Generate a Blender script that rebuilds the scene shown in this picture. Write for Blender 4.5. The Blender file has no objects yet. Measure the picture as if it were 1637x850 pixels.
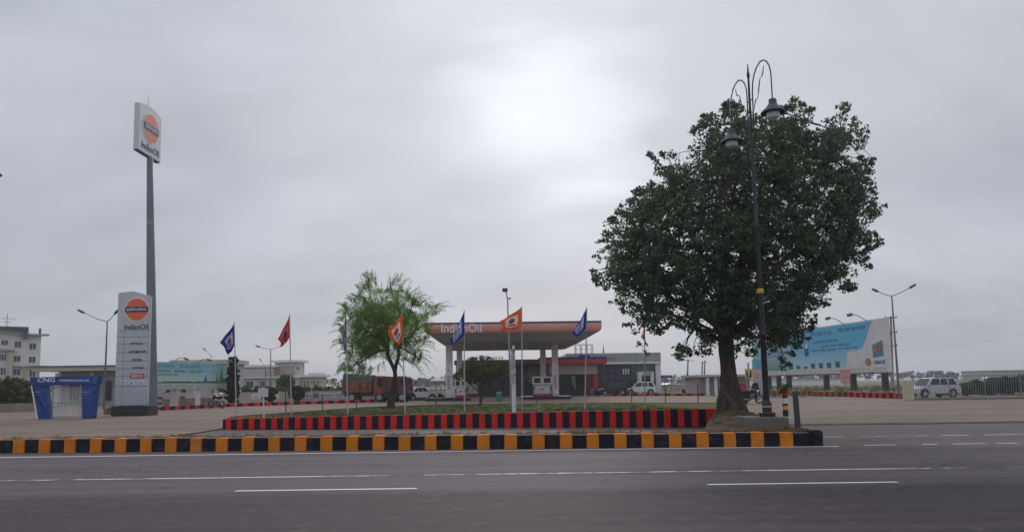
import bpy, bmesh, math, random
import numpy as np
from mathutils import Vector, Matrix, noise
R = math.radians
random.seed(7); rng = np.random.default_rng(7)
SC = bpy.context.scene
COL = SC.collection

# ------------------------------------------------------------------ camera
F = 1182.0; PITCH = R(5.4); ROLL = R(0.77); CH = 1.55
fw = Vector((0, math.cos(PITCH), math.sin(PITCH)))
up0 = Vector((0, -math.sin(PITCH), math.cos(PITCH))); rt0 = Vector((1, 0, 0))
rt = rt0 * math.cos(ROLL) - up0 * math.sin(ROLL)
up = up0 * math.cos(ROLL) + rt0 * math.sin(ROLL)
cam = bpy.data.objects.new('camera', bpy.data.cameras.new('camera'))
COL.objects.link(cam)
M = Matrix((rt, up, -fw)).transposed().to_4x4(); M.translation = Vector((0, 0, CH))
cam.matrix_world = M
cam.data.lens = F / 1637 * 36; cam.data.sensor_width = 36
cam.data.shift_y = 77 / 1637; cam.data.clip_end = 6000
SC.camera = cam

def ray(px, py):
    return (rt * ((px - 818.5) / F) + up * ((502 - py) / F) + fw)
def P(px, py, Y):                       # point of the pixel ray at depth Y
    d = ray(px, py); return Vector((0, 0, CH)) + d * (Y / d.y)
def G(px, py, z=0.0):                   # point where the pixel ray meets height z
    d = ray(px, py); return Vector((0, 0, CH)) + d * ((z - CH) / d.z)
def XZ(px, py, Y):
    p = P(px, py, Y); return p.x, p.z

# ------------------------------------------------------------------ light
SUN_DIR = ray(868, 120).normalized()
sun_el = math.asin(SUN_DIR.z); sun_az = math.atan2(SUN_DIR.x, SUN_DIR.y)
ld = bpy.data.lights.new('sun', 'SUN'); ld.energy = 1.0; ld.angle = R(14); ld.color = (1, .965, .92)
sun = bpy.data.objects.new('sun', ld); COL.objects.link(sun)
sun.rotation_euler = (-SUN_DIR).to_track_quat('-Z', 'Y').to_euler()
W = bpy.data.worlds.new('World'); SC.world = W; W.use_nodes = True
wn = W.node_tree.nodes; wl = W.node_tree.links; wn.clear()
def N(t, **k):
    n = wn.new(t)
    for a, b in k.items(): setattr(n, a, b)
    return n
wout = N('ShaderNodeOutputWorld'); mixs = N('ShaderNodeMixShader'); mixs.inputs[0].default_value = .93
sky = N('ShaderNodeTexSky', sky_type='NISHITA', sun_disc=False); sky.sun_elevation = sun_el; sky.sun_rotation = sun_az
bg1 = N('ShaderNodeBackground'); bg1.inputs[1].default_value = .06
bg2 = N('ShaderNodeBackground'); bg2.inputs[1].default_value = 1.0
wl.new(sky.outputs[0], bg1.inputs[0]); wl.new(bg1.outputs[0], mixs.inputs[1]); wl.new(bg2.outputs[0], mixs.inputs[2]); wl.new(mixs.outputs[0], wout.inputs[0])
tc = N('ShaderNodeTexCoord')
def wmath(op, a, b=None, c=None, clamp=False):
    n = N('ShaderNodeMath', operation=op); n.use_clamp = clamp
    for i, v in enumerate((a, b, c)):
        if v is None: continue
        if isinstance(v, (int, float)): n.inputs[i].default_value = v
        else: wl.new(v, n.inputs[i])
    return n.outputs[0]
def wmap(v, a, b, c, d):
    n = N('ShaderNodeMapRange'); n.interpolation_type = 'SMOOTHSTEP'; wl.new(v, n.inputs[0])
    for i, x in enumerate((a, b, c, d)): n.inputs[i + 1].default_value = x
    return n.outputs[0]
sep = N('ShaderNodeSeparateXYZ'); wl.new(tc.outputs['Generated'], sep.inputs[0])
# cloud sheet seen in perspective: direction / (z + k)
den = wmath('ADD', wmath('MAXIMUM', sep.outputs[2], 0.0), .42)
comb = N('ShaderNodeCombineXYZ')
wl.new(wmath('DIVIDE', sep.outputs[0], den), comb.inputs[0]); wl.new(wmath('DIVIDE', sep.outputs[1], den), comb.inputs[1])
mp = N('ShaderNodeMapping'); mp.inputs['Rotation'].default_value = (0, 0, R(-24)); mp.inputs['Scale'].default_value = (1.15, 1.9, 1); mp.inputs['Location'].default_value = (3.1, 1.7, 0)
wl.new(comb.outputs[0], mp.inputs[0])
def wnoise(scale, det, rough, dist=0, vec=None):
    n = N('ShaderNodeTexNoise'); n.inputs['Scale'].default_value = scale; n.inputs['Detail'].default_value = det
    n.inputs['Roughness'].default_value = rough; n.inputs['Distortion'].default_value = dist
    wl.new(vec or mp.outputs[0], n.inputs['Vector']); return n.outputs[0]
n1 = wnoise(1.5, 5, .5, .35); n2 = wnoise(.75, 3, .5, .2); n3 = wnoise(5.0, 4, .5, .3); n4 = wnoise(2.4, 2, .4, .4)
dotn = N('ShaderNodeVectorMath', operation='DOT_PRODUCT'); wl.new(tc.outputs['Generated'], dotn.inputs[0]); dotn.inputs[1].default_value = SUN_DIR
ang = wmath('ARCCOSINE', wmath('MINIMUM', dotn.outputs['Value'], 1.0))
angw = wmath('ADD', wmath('ADD', ang, wmath('MULTIPLY', wmath('SUBTRACT', n1, .5), .42)), wmath('MULTIPLY', wmath('SUBTRACT', n4, .5), .34))
core = wmap(angw, .20, -.06, 0, 1); halo = wmap(angw, .50, .03, 0, 1)
v = wmath('ADD', .555, wmath('MULTIPLY', wmath('SUBTRACT', n1, .5), .36))
v = wmath('ADD', v, wmath('MULTIPLY', wmath('SUBTRACT', n2, .5), .26))
v = wmath('ADD', v, wmath('MULTIPLY', wmath('SUBTRACT', n3, .5), .10))
v = wmath('ADD', v, wmath('MULTIPLY', core, .34)); v = wmath('ADD', v, wmath('MULTIPLY', halo, .13))
zen = wmap(sep.outputs[2], .48, .95, 1.0, 2.1)
v = wmath('MULTIPLY', wmath('MULTIPLY', v, wmap(sep.outputs[2], -.02, .22, .90, 1.03)), zen)
tint = N('ShaderNodeMix', data_type='RGBA')
wl.new(wmap(n2, .4, .62, 0, 1), tint.inputs[0]); tint.inputs[6].default_value = (.93, .99, 1.11, 1); tint.inputs[7].default_value = (.955, .985, 1.08, 1)
vm = N('ShaderNodeVectorMath', operation='SCALE'); wl.new(tint.outputs[2], vm.inputs[0]); wl.new(v, vm.inputs['Scale'])
wl.new(vm.outputs[0], bg2.inputs[0])
SC.view_settings.view_transform = 'Standard'; SC.view_settings.look = 'None'
SC.view_settings.exposure = 0.0; SC.view_settings.gamma = 1.0; SC.view_settings.use_curve_mapping = False
SC.cycles.max_bounces = 6; SC.cycles.volume_bounces = 0

# ------------------------------------------------------------------ materials
MATS = {}
class NT:
    def __init__(s, name):
        s.m = bpy.data.materials.new(name); s.m.use_nodes = True
        s.n = s.m.node_tree.nodes; s.l = s.m.node_tree.links
        s.b = s.n['Principled BSDF']; s.out = s.n['Material Output']
        s.tc = s.n.new('ShaderNodeTexCoord')
    def add(s, t, **k):
        n = s.n.new(t)
        for a, b in k.items(): setattr(n, a, b)
        return n
    def inp(s, sock, v):
        if hasattr(v, 'is_output') or isinstance(v, bpy.types.NodeSocket): s.l.new(v, sock)
        else: sock.default_value = v
    def coord(s, which='Object', scale=(1, 1, 1), loc=(0, 0, 0)):
        m = s.add('ShaderNodeMapping'); m.inputs['Scale'].default_value = scale; m.inputs['Location'].default_value = loc
        if which == 'World': g = s.add('ShaderNodeNewGeometry'); s.l.new(g.outputs['Position'], m.inputs[0])
        else: s.l.new(s.tc.outputs[which], m.inputs[0])
        return m.outputs[0]
    def noise(s, vec, scale, det=4, rough=.55, dist=0):
        n = s.add('ShaderNodeTexNoise'); n.inputs['Scale'].default_value = scale; n.inputs['Detail'].default_value = det
        n.inputs['Roughness'].default_value = rough; n.inputs['Distortion'].default_value = dist; s.l.new(vec, n.inputs['Vector']); return n.outputs[0]
    def mapr(s, v, a, b, c=0., d=1.):
        n = s.add('ShaderNodeMapRange'); s.l.new(v, n.inputs[0])
        for i, x in enumerate((a, b, c, d)): n.inputs[i + 1].default_value = x
        return n.outputs[0]
    def math(s, op, a, b=0.):
        n = s.add('ShaderNodeMath', operation=op); s.inp(n.inputs[0], a); s.inp(n.inputs[1], b); return n.outputs[0]
    def mix(s, f, a, b):
        n = s.add('ShaderNodeMix', data_type='RGBA'); s.inp(n.inputs[0], f)
        s.inp(n.inputs[6], (*a, 1) if isinstance(a, tuple) and len(a) == 3 else a)
        s.inp(n.inputs[7], (*b, 1) if isinstance(b, tuple) and len(b) == 3 else b)
        return n.outputs[2]
    def bump(s, h, strength=.3, dist=.02):
        n = s.add('ShaderNodeBump'); n.inputs['Strength'].default_value = strength; n.inputs['Distance'].default_value = dist
        s.l.new(h, n.inputs['Height']); s.l.new(n.outputs[0], s.b.inputs['Normal'])
    def base(s, c): s.inp(s.b.inputs['Base Color'], (*c, 1) if isinstance(c, tuple) and len(c) == 3 else c)

def mat(name, rgb, rough=.75, metal=0., var=.18, scale=3., dirt=.0, dirtcol=(.16, .13, .1), bump=0.):
    if name in MATS: return MATS[name]
    s = NT(name); v = s.coord('World')
    n = s.noise(v, scale, 5, .6)
    a = tuple(min(1, c * (1 - var)) for c in rgb); b = tuple(min(1, c * (1 + var)) for c in rgb)
    c = s.mix(s.mapr(n, .3, .7), a, b)
    if dirt:
        g = s.noise(v, scale * 2.7, 7, .7, .4)
        c = s.mix(s.mapr(g, .62 - dirt * .25, .78 - dirt * .2), c, dirtcol)
    s.base(c); s.b.inputs['Roughness'].default_value = rough; s.b.inputs['Metallic'].default_value = metal
    if bump: s.bump(s.noise(v, scale * 9, 6, .65), bump, .01)
    MATS[name] = s.m; return s.m

def m_asphalt():
    s = NT('asphalt'); w = s.coord('World')
    big = s.noise(s.coord('World', (.05, .6, 1)), 1.2, 6, .6, .3)
    streak = s.noise(s.coord('World', (.035, 1.9, 1)), 1.6, 5, .6)
    fine = s.noise(w, 55, 3, .75); mid = s.noise(w, 3.2, 6, .65)
    g = s.add('ShaderNodeSeparateXYZ'); s.l.new(w, g.inputs[0])
    yw = s.math('ADD', g.outputs[1], s.math('MULTIPLY', s.math('SUBTRACT', mid, .5), .7))
    near = s.mapr(yw, 11.4, 10.7)
    c = s.mix(near, (.112, .089, .100), (.058, .044, .052))
    c = s.mix(s.mapr(streak, .38, .68), c, s.mix(near, (.136, .111, .122), (.080, .064, .068)))
    c = s.mix(s.math('MULTIPLY', s.mapr(big, .50, .66), .6), c, (.052, .046, .050))
    c = s.mix(s.math('MULTIPLY', s.mapr(mid, .55, .70), .5), c, (.150, .128, .112))
    wob = s.noise(w, 1.3, 4, .6); wv_ = s.add('ShaderNodeVectorMath', operation='ADD'); cb = s.add('ShaderNodeCombineXYZ'); s.l.new(s.math('MULTIPLY', wob, 2.2), cb.inputs[0]); s.l.new(s.math('MULTIPLY', mid, 1.6), cb.inputs[1])
    s.l.new(s.coord('World', (.16, .34, 1)), wv_.inputs[0]); s.l.new(cb.outputs[0], wv_.inputs[1])
    vo = s.add('ShaderNodeTexVoronoi', feature='DISTANCE_TO_EDGE'); vo.inputs['Scale'].default_value = .55; s.l.new(wv_.outputs[0], vo.inputs['Vector'])
    crack = s.math('MULTIPLY', s.mapr(vo.outputs['Distance'], .010, .003), s.mapr(s.noise(w, .22, 2), .48, .56))
    stain = s.mapr(s.noise(s.coord('World', (.5, 1, 1)), .9, 3, .5, .6), .66, .74)
    grit = s.mapr(s.noise(w, 9, 6, .8), .60, .72)
    c = s.mix(s.math('MULTIPLY', stain, .55), c, (.038, .032, .034)); c = s.mix(s.math('MULTIPLY', grit, .35), c, (.19, .165, .15)); c = s.mix(s.math('MULTIPLY', crack, .8), c, (.028, .024, .025))
    edge = s.mapr(s.math('ADD', g.outputs[1], s.math('MULTIPLY', wob, .8)), 17.75, 18.1); c = s.mix(s.math('MULTIPLY', edge, s.mapr(mid, .35, .65, .15, .75)), c, (.17, .14, .12))
    c = s.mix(s.mapr(fine, .3, .75, 0, .35), c, (.045, .040, .044))
    c = s.mix(s.mapr(fine, .60, .8, 0, .5), c, (.24, .22, .215))
    s.base(c); s.b.inputs['Specular IOR Level'].default_value = .12; s.b.inputs['Roughness'].default_value = .82; s.bump(fine, .35, .008); return s.m
def m_paver():
    s = NT('paver'); w = s.coord('World')
    br = s.add('ShaderNodeTexBrick'); s.l.new(w, br.inputs['Vector']); br.inputs['Scale'].default_value = 1.0
    br.inputs['Brick Width'].default_value = .42; br.inputs['Row Height'].default_value = .21; br.inputs['Mortar Size'].default_value = .012
    br.inputs['Color1'].default_value = (.222, .172, .138, 1); br.inputs['Color2'].default_value = (.180, .138, .110, 1); br.inputs['Mortar'].default_value = (.10, .078, .064, 1)
    big = s.noise(s.coord('World', (.10, .45, 1)), 1.1, 7, .7, .8); mid = s.noise(w, 1.3, 6, .7)
    c = s.mix(s.math('MULTIPLY', s.mapr(big, .45, .68), .65), br.outputs[0], (.29, .228, .182))
    c = s.mix(s.math('MULTIPLY', s.mapr(mid, .52, .68), .6), c, (.095, .074, .060))
    band = s.noise(s.coord('World', (.07, .75, 1)), 1.0, 6, .7, .5); c = s.mix(s.math('MULTIPLY', s.mapr(band, .46, .62), .6), c, (.105, .080, .062))
    spot = s.noise(w, 4.5, 6, .75); c = s.mix(s.mapr(spot, .60, .72, 0, .55), c, (.075, .060, .050)); c = s.mix(s.mapr(spot, .40, .28, 0, .5), c, (.32, .275, .235))
    s.base(c); s.b.inputs['Specular IOR Level'].default_value = .12; s.b.inputs['Roughness'].default_value = .9; s.bump(s.noise(w, 30, 4, .7), .3, .01); return s.m
def m_ground():
    s = NT('ground'); w = s.coord('World')
    a = s.noise(w, .03, 7, .6, .5); b = s.noise(w, .5, 6, .7)
    c = s.mix(s.mapr(a, .42, .6), (.12, .115, .06), (.215, .17, .12)); c = s.mix(s.mapr(b, .4, .7, 0, .6), c, (.09, .10, .045))
    s.base(c); s.b.inputs['Specular IOR Level'].default_value = .12; s.b.inputs['Roughness'].default_value = 1; return s.m
def m_dirt():
    s = NT('dirt'); w = s.coord('World'); a = s.noise(w, 1.6, 7, .65, .3); b = s.noise(w, 14, 6, .7)
    c = s.mix(s.mapr(a, .38, .62), (.060, .044, .034), (.125, .095, .075)); c = s.mix(s.mapr(b, .5, .72, 0, .7), c, (.035, .026, .020))
    s.base(c); s.b.inputs['Specular IOR Level'].default_value = .12; s.b.inputs['Roughness'].default_value = 1; s.bump(b, .8, .05); return s.m
def m_lawn():
    s = NT('lawn'); w = s.coord('World'); a = s.noise(s.coord('World', (.25, .5, 1)), 1.0, 6, .65, .4); b = s.noise(w, 18, 4, .8)
    c = s.mix(s.mapr(a, .44, .60), (.060, .085, .018), (.120, .100, .035)); c = s.mix(s.mapr(b, .35, .7, 0, .55), c, (.035, .045, .014))
    s.base(c); s.b.inputs['Specular IOR Level'].default_value = .12; s.b.inputs['Roughness'].default_value = 1; s.bump(b, .8, .04); return s.m
def m_paint(name, rgb, wear=.5, under=(.17, .155, .15), scale=7., rough=.6, edge=.12, stretch=(1, 1, 1)):
    s = NT(name); w = s.coord('World', stretch)
    n = s.noise(w, scale, 8, .72, .3); f = s.noise(w, scale * 6, 4, .7); n2 = s.noise(w, .7, 2, .5)
    k = s.math('ADD', s.math('ADD', s.math('MULTIPLY', n, .62), s.math('MULTIPLY', f, .25)), s.math('MULTIPLY', n2, .2))
    m = s.mapr(k, .66 - wear * .18, .66 - wear * .18 + edge)
    c = s.mix(s.mapr(s.noise(w, 2.2, 4), .3, .7), tuple(x * .86 for x in rgb), tuple(min(1, x * 1.12) for x in rgb))
    s.base(s.mix(m, c, under)); s.b.inputs['Roughness'].default_value = .85; s.b.inputs['Specular IOR Level'].default_value = .25; s.bump(f, .25, .01); return s.m
def m_roadline(name, wear):
    s = NT(name); w = s.coord('World', (.6, 1, 1)); n = s.noise(w, 5, 8, .75, .3); n2 = s.noise(w, .55, 3, .6); f = s.noise(w, 60, 3, .7)
    k = s.math('ADD', s.math('ADD', s.math('MULTIPLY', n, .45), s.math('MULTIPLY', n2, .4)), s.math('MULTIPLY', f, .15))
    m = s.mapr(k, .58 - wear * .14, .66 - wear * .14)
    s.base((.62, .60, .57)); s.b.inputs['Roughness'].default_value = .7
    t = s.add('ShaderNodeBsdfTransparent'); mx = s.add('ShaderNodeMixShader')
    s.l.new(m, mx.inputs[0]); s.l.new(s.b.outputs[0], mx.inputs[1]); s.l.new(t.outputs[0], mx.inputs[2]); s.l.new(mx.outputs[0], s.out.inputs[0]); return s.m
def m_leaf(name, c1, c2, trans=.3, rough=.45):
    s = NT(name); g = s.add('ShaderNodeNewGeometry')
    big = s.noise(s.coord('Object'), .8, 2)
    r = g.outputs['Random Per Island'] if 'Random Per Island' in g.outputs else big
    f = s.math('ADD', s.math('MULTIPLY', r, .6), s.mapr(big, .35, .65, 0, .4))
    c = s.mix(f, c1, c2); s.base(c); s.b.inputs['Roughness'].default_value = rough
    t = s.add('ShaderNodeBsdfTranslucent'); s.l.new(c, t.inputs[0]); mx = s.add('ShaderNodeMixShader'); mx.inputs[0].default_value = trans
    s.l.new(s.b.outputs[0], mx.inputs[1]); s.l.new(t.outputs[0], mx.inputs[2]); s.l.new(mx.outputs[0], s.out.inputs[0]); return s.m
def m_bark(name, a, b):
    s = NT(name); o = s.coord('World', (1, 1, .25)); n = s.noise(o, 5, 7, .75, 1.2)
    s.base(s.mix(s.mapr(n, .35, .65), a, b)); s.b.inputs['Roughness'].default_value = .95; s.bump(n, .9, .06); return s.m
def m_flag(name, border, center, disc):
    s = NT(name); uv = s.add('ShaderNodeUVMap'); uv.uv_map = 'UVMap'; sp = s.add('ShaderNodeSeparateXYZ'); s.l.new(uv.outputs[0], sp.inputs[0])
    u, v = sp.outputs[0], sp.outputs[1]
    du = s.math('ABSOLUTE', s.math('SUBTRACT', u, .5)); dv = s.math('ABSOLUTE', s.math('SUBTRACT', v, .5))
    inner = s.math('LESS_THAN', s.math('MAXIMUM', du, dv), .31)
    d2 = s.math('ADD', s.math('POWER', du, 2.), s.math('POWER', s.math('ABSOLUTE', s.math('SUBTRACT', v, .57)), 2.))
    disk = s.math('LESS_THAN', d2, .17 ** 2)
    band = s.math('MULTIPLY', disk, s.math('LESS_THAN', s.math('ABSOLUTE', s.math('SUBTRACT', v, .57)), .045))
    word = s.math('MULTIPLY', s.math('LESS_THAN', s.math('ABSOLUTE', s.math('SUBTRACT', v, .31)), .035), s.math('LESS_THAN', du, .2))
    c = s.mix(inner, border, center); c = s.mix(disk, c, disc); c = s.mix(band, c, (.02, .03, .2)); c = s.mix(word, c, (.03, .04, .25))
    s.base(c); s.b.inputs['Roughness'].default_value = .8
    t = s.add('ShaderNodeBsdfTranslucent'); s.l.new(c, t.inputs[0]); mx = s.add('ShaderNodeMixShader'); mx.inputs[0].default_value = .45
    s.l.new(s.b.outputs[0], mx.inputs[1]); s.l.new(t.outputs[0], mx.inputs[2]); s.l.new(mx.outputs[0], s.out.inputs[0]); return s.m
def m_glass(name, rgb, rough=.08):
    s = NT(name); s.base(rgb); s.b.inputs['Roughness'].default_value = rough; s.b.inputs['Specular IOR Level'].default_value = .35
    s.bump(s.noise(s.coord('World'), .6, 2), .05, .05); return s.m

ASPH = m_asphalt(); PAVER = m_paver(); GROUND = m_ground(); DIRT = m_dirt(); LAWN = m_lawn()
YEL = m_paint('kerb_yellow', (.62, .195, .014), .48, (.20, .15, .10), 6.)
BLK = m_paint('kerb_black', (.010, .011, .020), .60, (.060, .055, .055), 6.)
RED = m_paint('kerb_red', (.64, .022, .018), .36, (.22, .12, .10), 6.)
BLK2 = m_paint('kerb_navy', (.011, .013, .028), .30, (.08, .075, .08), 6.)
LINE = m_roadline('road_paint', .05); LINEW = m_roadline('road_paint_worn', .75)
CONC = mat('concrete', (.27, .245, .225), .9, 0, .2, 1.5, .25, bump=.4)
CONCD = mat('dark_concrete', (.15, .13, .115), .9, 0, .25, 1.5, .3, bump=.5)
WHITE = mat('white_paint', (.62, .61, .62), .6, 0, .08, 1.2, .12, (.42, .38, .34))
WHITEC = mat('clean_white', (.70, .70, .72), .5, 0, .04, 1.2)
CREAM = mat('cream_plaster', (.44, .41, .35), .85, 0, .10, .5, .15, (.30, .26, .22))
GREYW = mat('grey_plaster', (.36, .34, .335), .85, 0, .10, .5, .15, (.22, .2, .18))
TAN = mat('tan_plaster', (.42, .33, .24), .85, 0, .1, .6, .1)
BLACKM = mat('black_metal', (.022, .023, .034), .42, .2, .25, 4, .1, (.10, .09, .08))
DARK = mat('dark_rubber', (.015, .015, .017), .85, 0, .2, 5)
DKGLASS = m_glass('dark_glass', (.009, .013, .030)); GNGLASS = m_glass('green_glass', (.03, .075, .07)); WINGLASS = m_glass('window_glass', (.06, .065, .075), .15)
GREYM = mat('grey_metal', (.30, .31, .34), .5, .4, .12, 2, .08, (.2, .18, .16))
DGREYM = mat('dark_grey_metal', (.12, .125, .14), .5, .4, .12, 2)
CLAD = mat('grey_cladding', (.33, .335, .35), .45, .3, .08, .4)
ORANGE = mat('sign_orange', (.72, .13, .045), .5, 0, .06, 1); NAVY = mat('sign_navy', (.015, .025, .16), .5, 0, .08, 1)
FASC = mat('fascia_orange', (.56, .25, .19), .45, 0, .22, .18, .0); SOFF = mat('soffit', (.30, .29, .31), .6, 0, .1, .4, .1, (.3, .28, .27))
SIGNG = mat('sign_grey', (.46, .48, .53), .45, .2, .06, 1); SIGNL = mat('sign_light', (.50, .51, .50), .5, 0, .05, 1)
CBLUE = mat('gate_blue', (.006, .045, .24), .6, 0, .14, 1.2, .06, (.02, .05, .16)); CGREEN = mat('gate_green', (.01, .14, .10), .5, 0, .1, 1)
REDP = mat('red_paint', (.38, .025, .04), .55, 0, .15, 1.5, .1, (.15, .04, .04)); MAROON = mat('maroon_paint', (.10, .018, .026), .6, 0, .25, 1.5, .2)
TRORG = mat('truck_orange', (.27, .075, .022), .75, 0, .4, 1.2, .75, (.035, .02, .02)); TARP = mat('tarpaulin', (.035, .036, .045), .8, 0, .35, 1.5, .2, (.12, .09, .07), .5)
CARW = mat('car_white', (.66, .67, .70), .3, 0, .03, 1); CARD = mat('car_dark', (.028, .03, .038), .25, .2, .1, 1); CARS = mat('car_silver', (.36, .37, .40), .3, .4, .05, 1)
CARP = mat('car_pale', (.50, .51, .54), .35, .1, .04, 1); HLIGHT = mat('headlight_glass', (.6, .62, .66), .15); TLIGHT = mat('tail_glass', (.4, .02, .02), .25)
WOODR = mat('pale_pink_board', (.52, .26, .26), .6, 0, .1, 3, .1)
SKIN = mat('skin', (.22, .12, .08), .6, 0, .05, 8)
LAMPG = mat('frosted_glass', (.62, .63, .66), .3, 0, .05, 3)
LEAF1 = m_leaf('peepal_leaf', (.030, .060, .034), (.118, .180, .092), .45)
LEAF2 = m_leaf('acacia_leaf', (.09, .19, .035), (.24, .40, .07), .6, .85)
LEAF3 = m_leaf('dull_leaf', (.045, .065, .016), (.11, .12, .034), .25, .7)
LEAFC = m_leaf('dark_leaf', (.012, .022, .012), (.035, .050, .024), .15, .7)
LEAFH = m_leaf('hedge_leaf', (.05, .070, .015), (.16, .17, .05), .25, .7)
DRY = m_leaf('dry_grass', (.12, .075, .04), (.26, .18, .09), .3, .9)
GRASSM = m_leaf('grass_blade', (.04, .060, .014), (.115, .10, .035), .3, .9)
BARK1 = m_bark('grey_bark', (.030, .021, .016), (.15, .11, .088)); BARK2 = m_bark('dark_bark', (.03, .022, .018), (.09, .065, .05))

# ------------------------------------------------------------------ mesh tools
class MB:
    def __init__(s): s.v = []; s.f = []; s.mi = []; s.ms = []
    def slot(s, m):
        if m not in s.ms: s.ms.append(m)
        return s.ms.index(m)
    def add(s, vs, fs, m):
        o = len(s.v); k = s.slot(m); s.v += [Vector(v) for v in vs]
        for f in fs: s.f.append(tuple(i + o for i in f)); s.mi.append(k)
        return s
    def box(s, x0, x1, y0, y1, z0, z1, m):
        vs = [(x, y, z) for z in (z0, z1) for y in (y0, y1) for x in (x0, x1)]
        return s.add(vs, [(0, 2, 3, 1), (4, 5, 7, 6), (0, 1, 5, 4), (2, 6, 7, 3), (0, 4, 6, 2), (1, 3, 7, 5)], m)
    def obox(s, o, ux, uy, uz, m):          # corner + three edge vectors
        o, ux, uy, uz = map(Vector, (o, ux, uy, uz))
        vs = [o + ux * a + uy * b + uz * c for c in (0, 1) for b in (0, 1) for a in (0, 1)]
        return s.add(vs, [(0, 2, 3, 1), (4, 5, 7, 6), (0, 1, 5, 4), (2, 6, 7, 3), (0, 4, 6, 2), (1, 3, 7, 5)], m)
    def tube(s, pts, rs, m, n=8, cap=True):
        pts = [Vector(p) for p in pts]
        if not hasattr(rs, '__len__'): rs = [rs] * len(pts)
        vs = []; fs = []; prev = None
        for i, p in enumerate(pts):
            t = (pts[min(i + 1, len(pts) - 1)] - pts[max(i - 1, 0)])
            t = t.normalized() if t.length > 1e-9 else Vector((0, 0, 1))
            a = prev if prev is not None else (Vector((1, 0, 0)) if abs(t.x) < .9 else Vector((0, 1, 0)))
            a = (a - t * a.dot(t)).normalized(); prev = a; b = t.cross(a)
            for k in range(n):
                an = 2 * math.pi * k / n; vs.append(p + (a * math.cos(an) + b * math.sin(an)) * rs[i])
        for i in range(len(pts) - 1):
            for k in range(n):
                k2 = (k + 1) % n; fs.append((i * n + k, i * n + k2, (i + 1) * n + k2, (i + 1) * n + k))
        if cap: fs.append(tuple(range(n))[::-1]); fs.append(tuple((len(pts) - 1) * n + k for k in range(n)))
        return s.add(vs, fs, m)
    def lathe(s, c, prof, m, n=20, axis=(0, 0, 1)):
        c = Vector(c); ax = Vector(axis).normalized()
        return s.tube([c + ax * z for r, z in prof], [max(r, 1e-4) for r, z in prof], m, n)
    def prism(s, poly, o, u, v, w, m):      # polygon (a,b) in plane u,v extruded by w
        o, u, v, w = map(Vector, (o, u, v, w)); n = len(poly)
        a = [o + u * p[0] + v * p[1] for p in poly]; b = [p + w for p in a]
        fs = [tuple(range(n)), tuple(range(2 * n - 1, n - 1, -1))] + [(i, (i + 1) % n, n + (i + 1) % n, n + i)[::-1] for i in range(n)]
        return s.add(a + b, fs, m)
    def sheet(s, pts, m): return s.add(pts, [tuple(range(len(pts)))], m)
    def build(s, name, parent=None, world=True, smooth=False, bevel=0., origin=None):
        me = bpy.data.meshes.new(name); o = bpy.data.objects.new(name, me); COL.objects.link(o)
        off = Vector((0, 0, 0))
        if parent is not None:
            o.parent = parent
            if world:
                r = parent
                while r is not None: off += r.location; r = r.parent
        elif world:
            if origin is None:
                xs = [v.x for v in s.v]; ys = [v.y for v in s.v]; zs = [v.z for v in s.v]
                origin = Vector(((min(xs) + max(xs)) / 2, (min(ys) + max(ys)) / 2, min(zs)))
            off = Vector(origin); o.location = off
        me.from_pydata([v - off for v in s.v], [], s.f)
        for m in s.ms: me.materials.append(m)
        me.polygons.foreach_set('material_index', s.mi)
        bm = bmesh.new(); bm.from_mesh(me); bmesh.ops.recalc_face_normals(bm, faces=bm.faces)
        if bevel:
            bmesh.ops.bevel(bm, geom=[e for e in bm.edges if len(e.link_faces) == 2 and e.calc_face_angle(0) > .5], offset=bevel, segments=2, affect='EDGES', clamp_overlap=True)
        if smooth:
            for f in bm.faces: f.smooth = True
            for e in bm.edges:
                if len(e.link_faces) == 2 and e.calc_face_angle(0) > .7: e.smooth = False
        bm.to_mesh(me); bm.free(); me.update(); return o

def props(o, label=None, cat=None, group=None, kind=None):
    if label: o['label'] = label
    if cat: o['category'] = cat
    if group: o['group'] = group
    if kind: o['kind'] = kind
    return o
def thing(name, label, cat, loc=(0, 0, 0), rz=0., group=None):
    o = bpy.data.objects.new(name, None); COL.objects.link(o); o.empty_display_size = .2
    o.location = loc; o.rotation_euler = (0, 0, rz); return props(o, label, cat, group)
def dup(root, loc, label, rz=None, group=None):
    r = root.copy(); COL.objects.link(r); r.location = loc; r['label'] = label
    if rz is not None: r.rotation_euler = (0, 0, rz)
    if group: r['group'] = group
    for ch in list(root.children):
        c = ch.copy(); COL.objects.link(c); c.parent = r
        for g in list(ch.children):
            d = g.copy(); COL.objects.link(d); d.parent = c
    return r
_txt = {}
def text_geo(body):
    if body in _txt: return _txt[body]
    c = bpy.data.curves.new('t', 'FONT'); c.body = body; c.resolution_u = 3; c.extrude = .03; c.offset = .012
    o = bpy.data.objects.new('t', c); COL.objects.link(o); bpy.context.view_layer.update()
    me = bpy.data.meshes.new_from_object(o.evaluated_get(bpy.context.evaluated_depsgraph_get()))
    vs = [v.co.copy() for v in me.vertices]; fs = [tuple(p.vertices) for p in me.polygons]
    bpy.data.objects.remove(o); bpy.data.curves.remove(c); bpy.data.meshes.remove(me)
    x0 = min(v.x for v in vs); x1 = max(v.x for v in vs); y0 = min(v.y for v in vs); y1 = max(v.y for v in vs)
    g = [((v.x - x0) / (x1 - x0), (v.y - y0) / (y1 - y0), (v.z + .03) / .06) for v in vs]
    _txt[body] = (g, fs); return _txt[body]
def text(mb, body, o, u, v, nrm, m, thick=.012):    # fills the box o + u, v
    g, fs = text_geo(body); o, u, v, nrm = map(Vector, (o, u, v, nrm)); nrm = nrm.normalized()
    mb.add([o + u * a + v * b + nrm * (c * thick) for a, b, c in g], fs, m)
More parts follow.
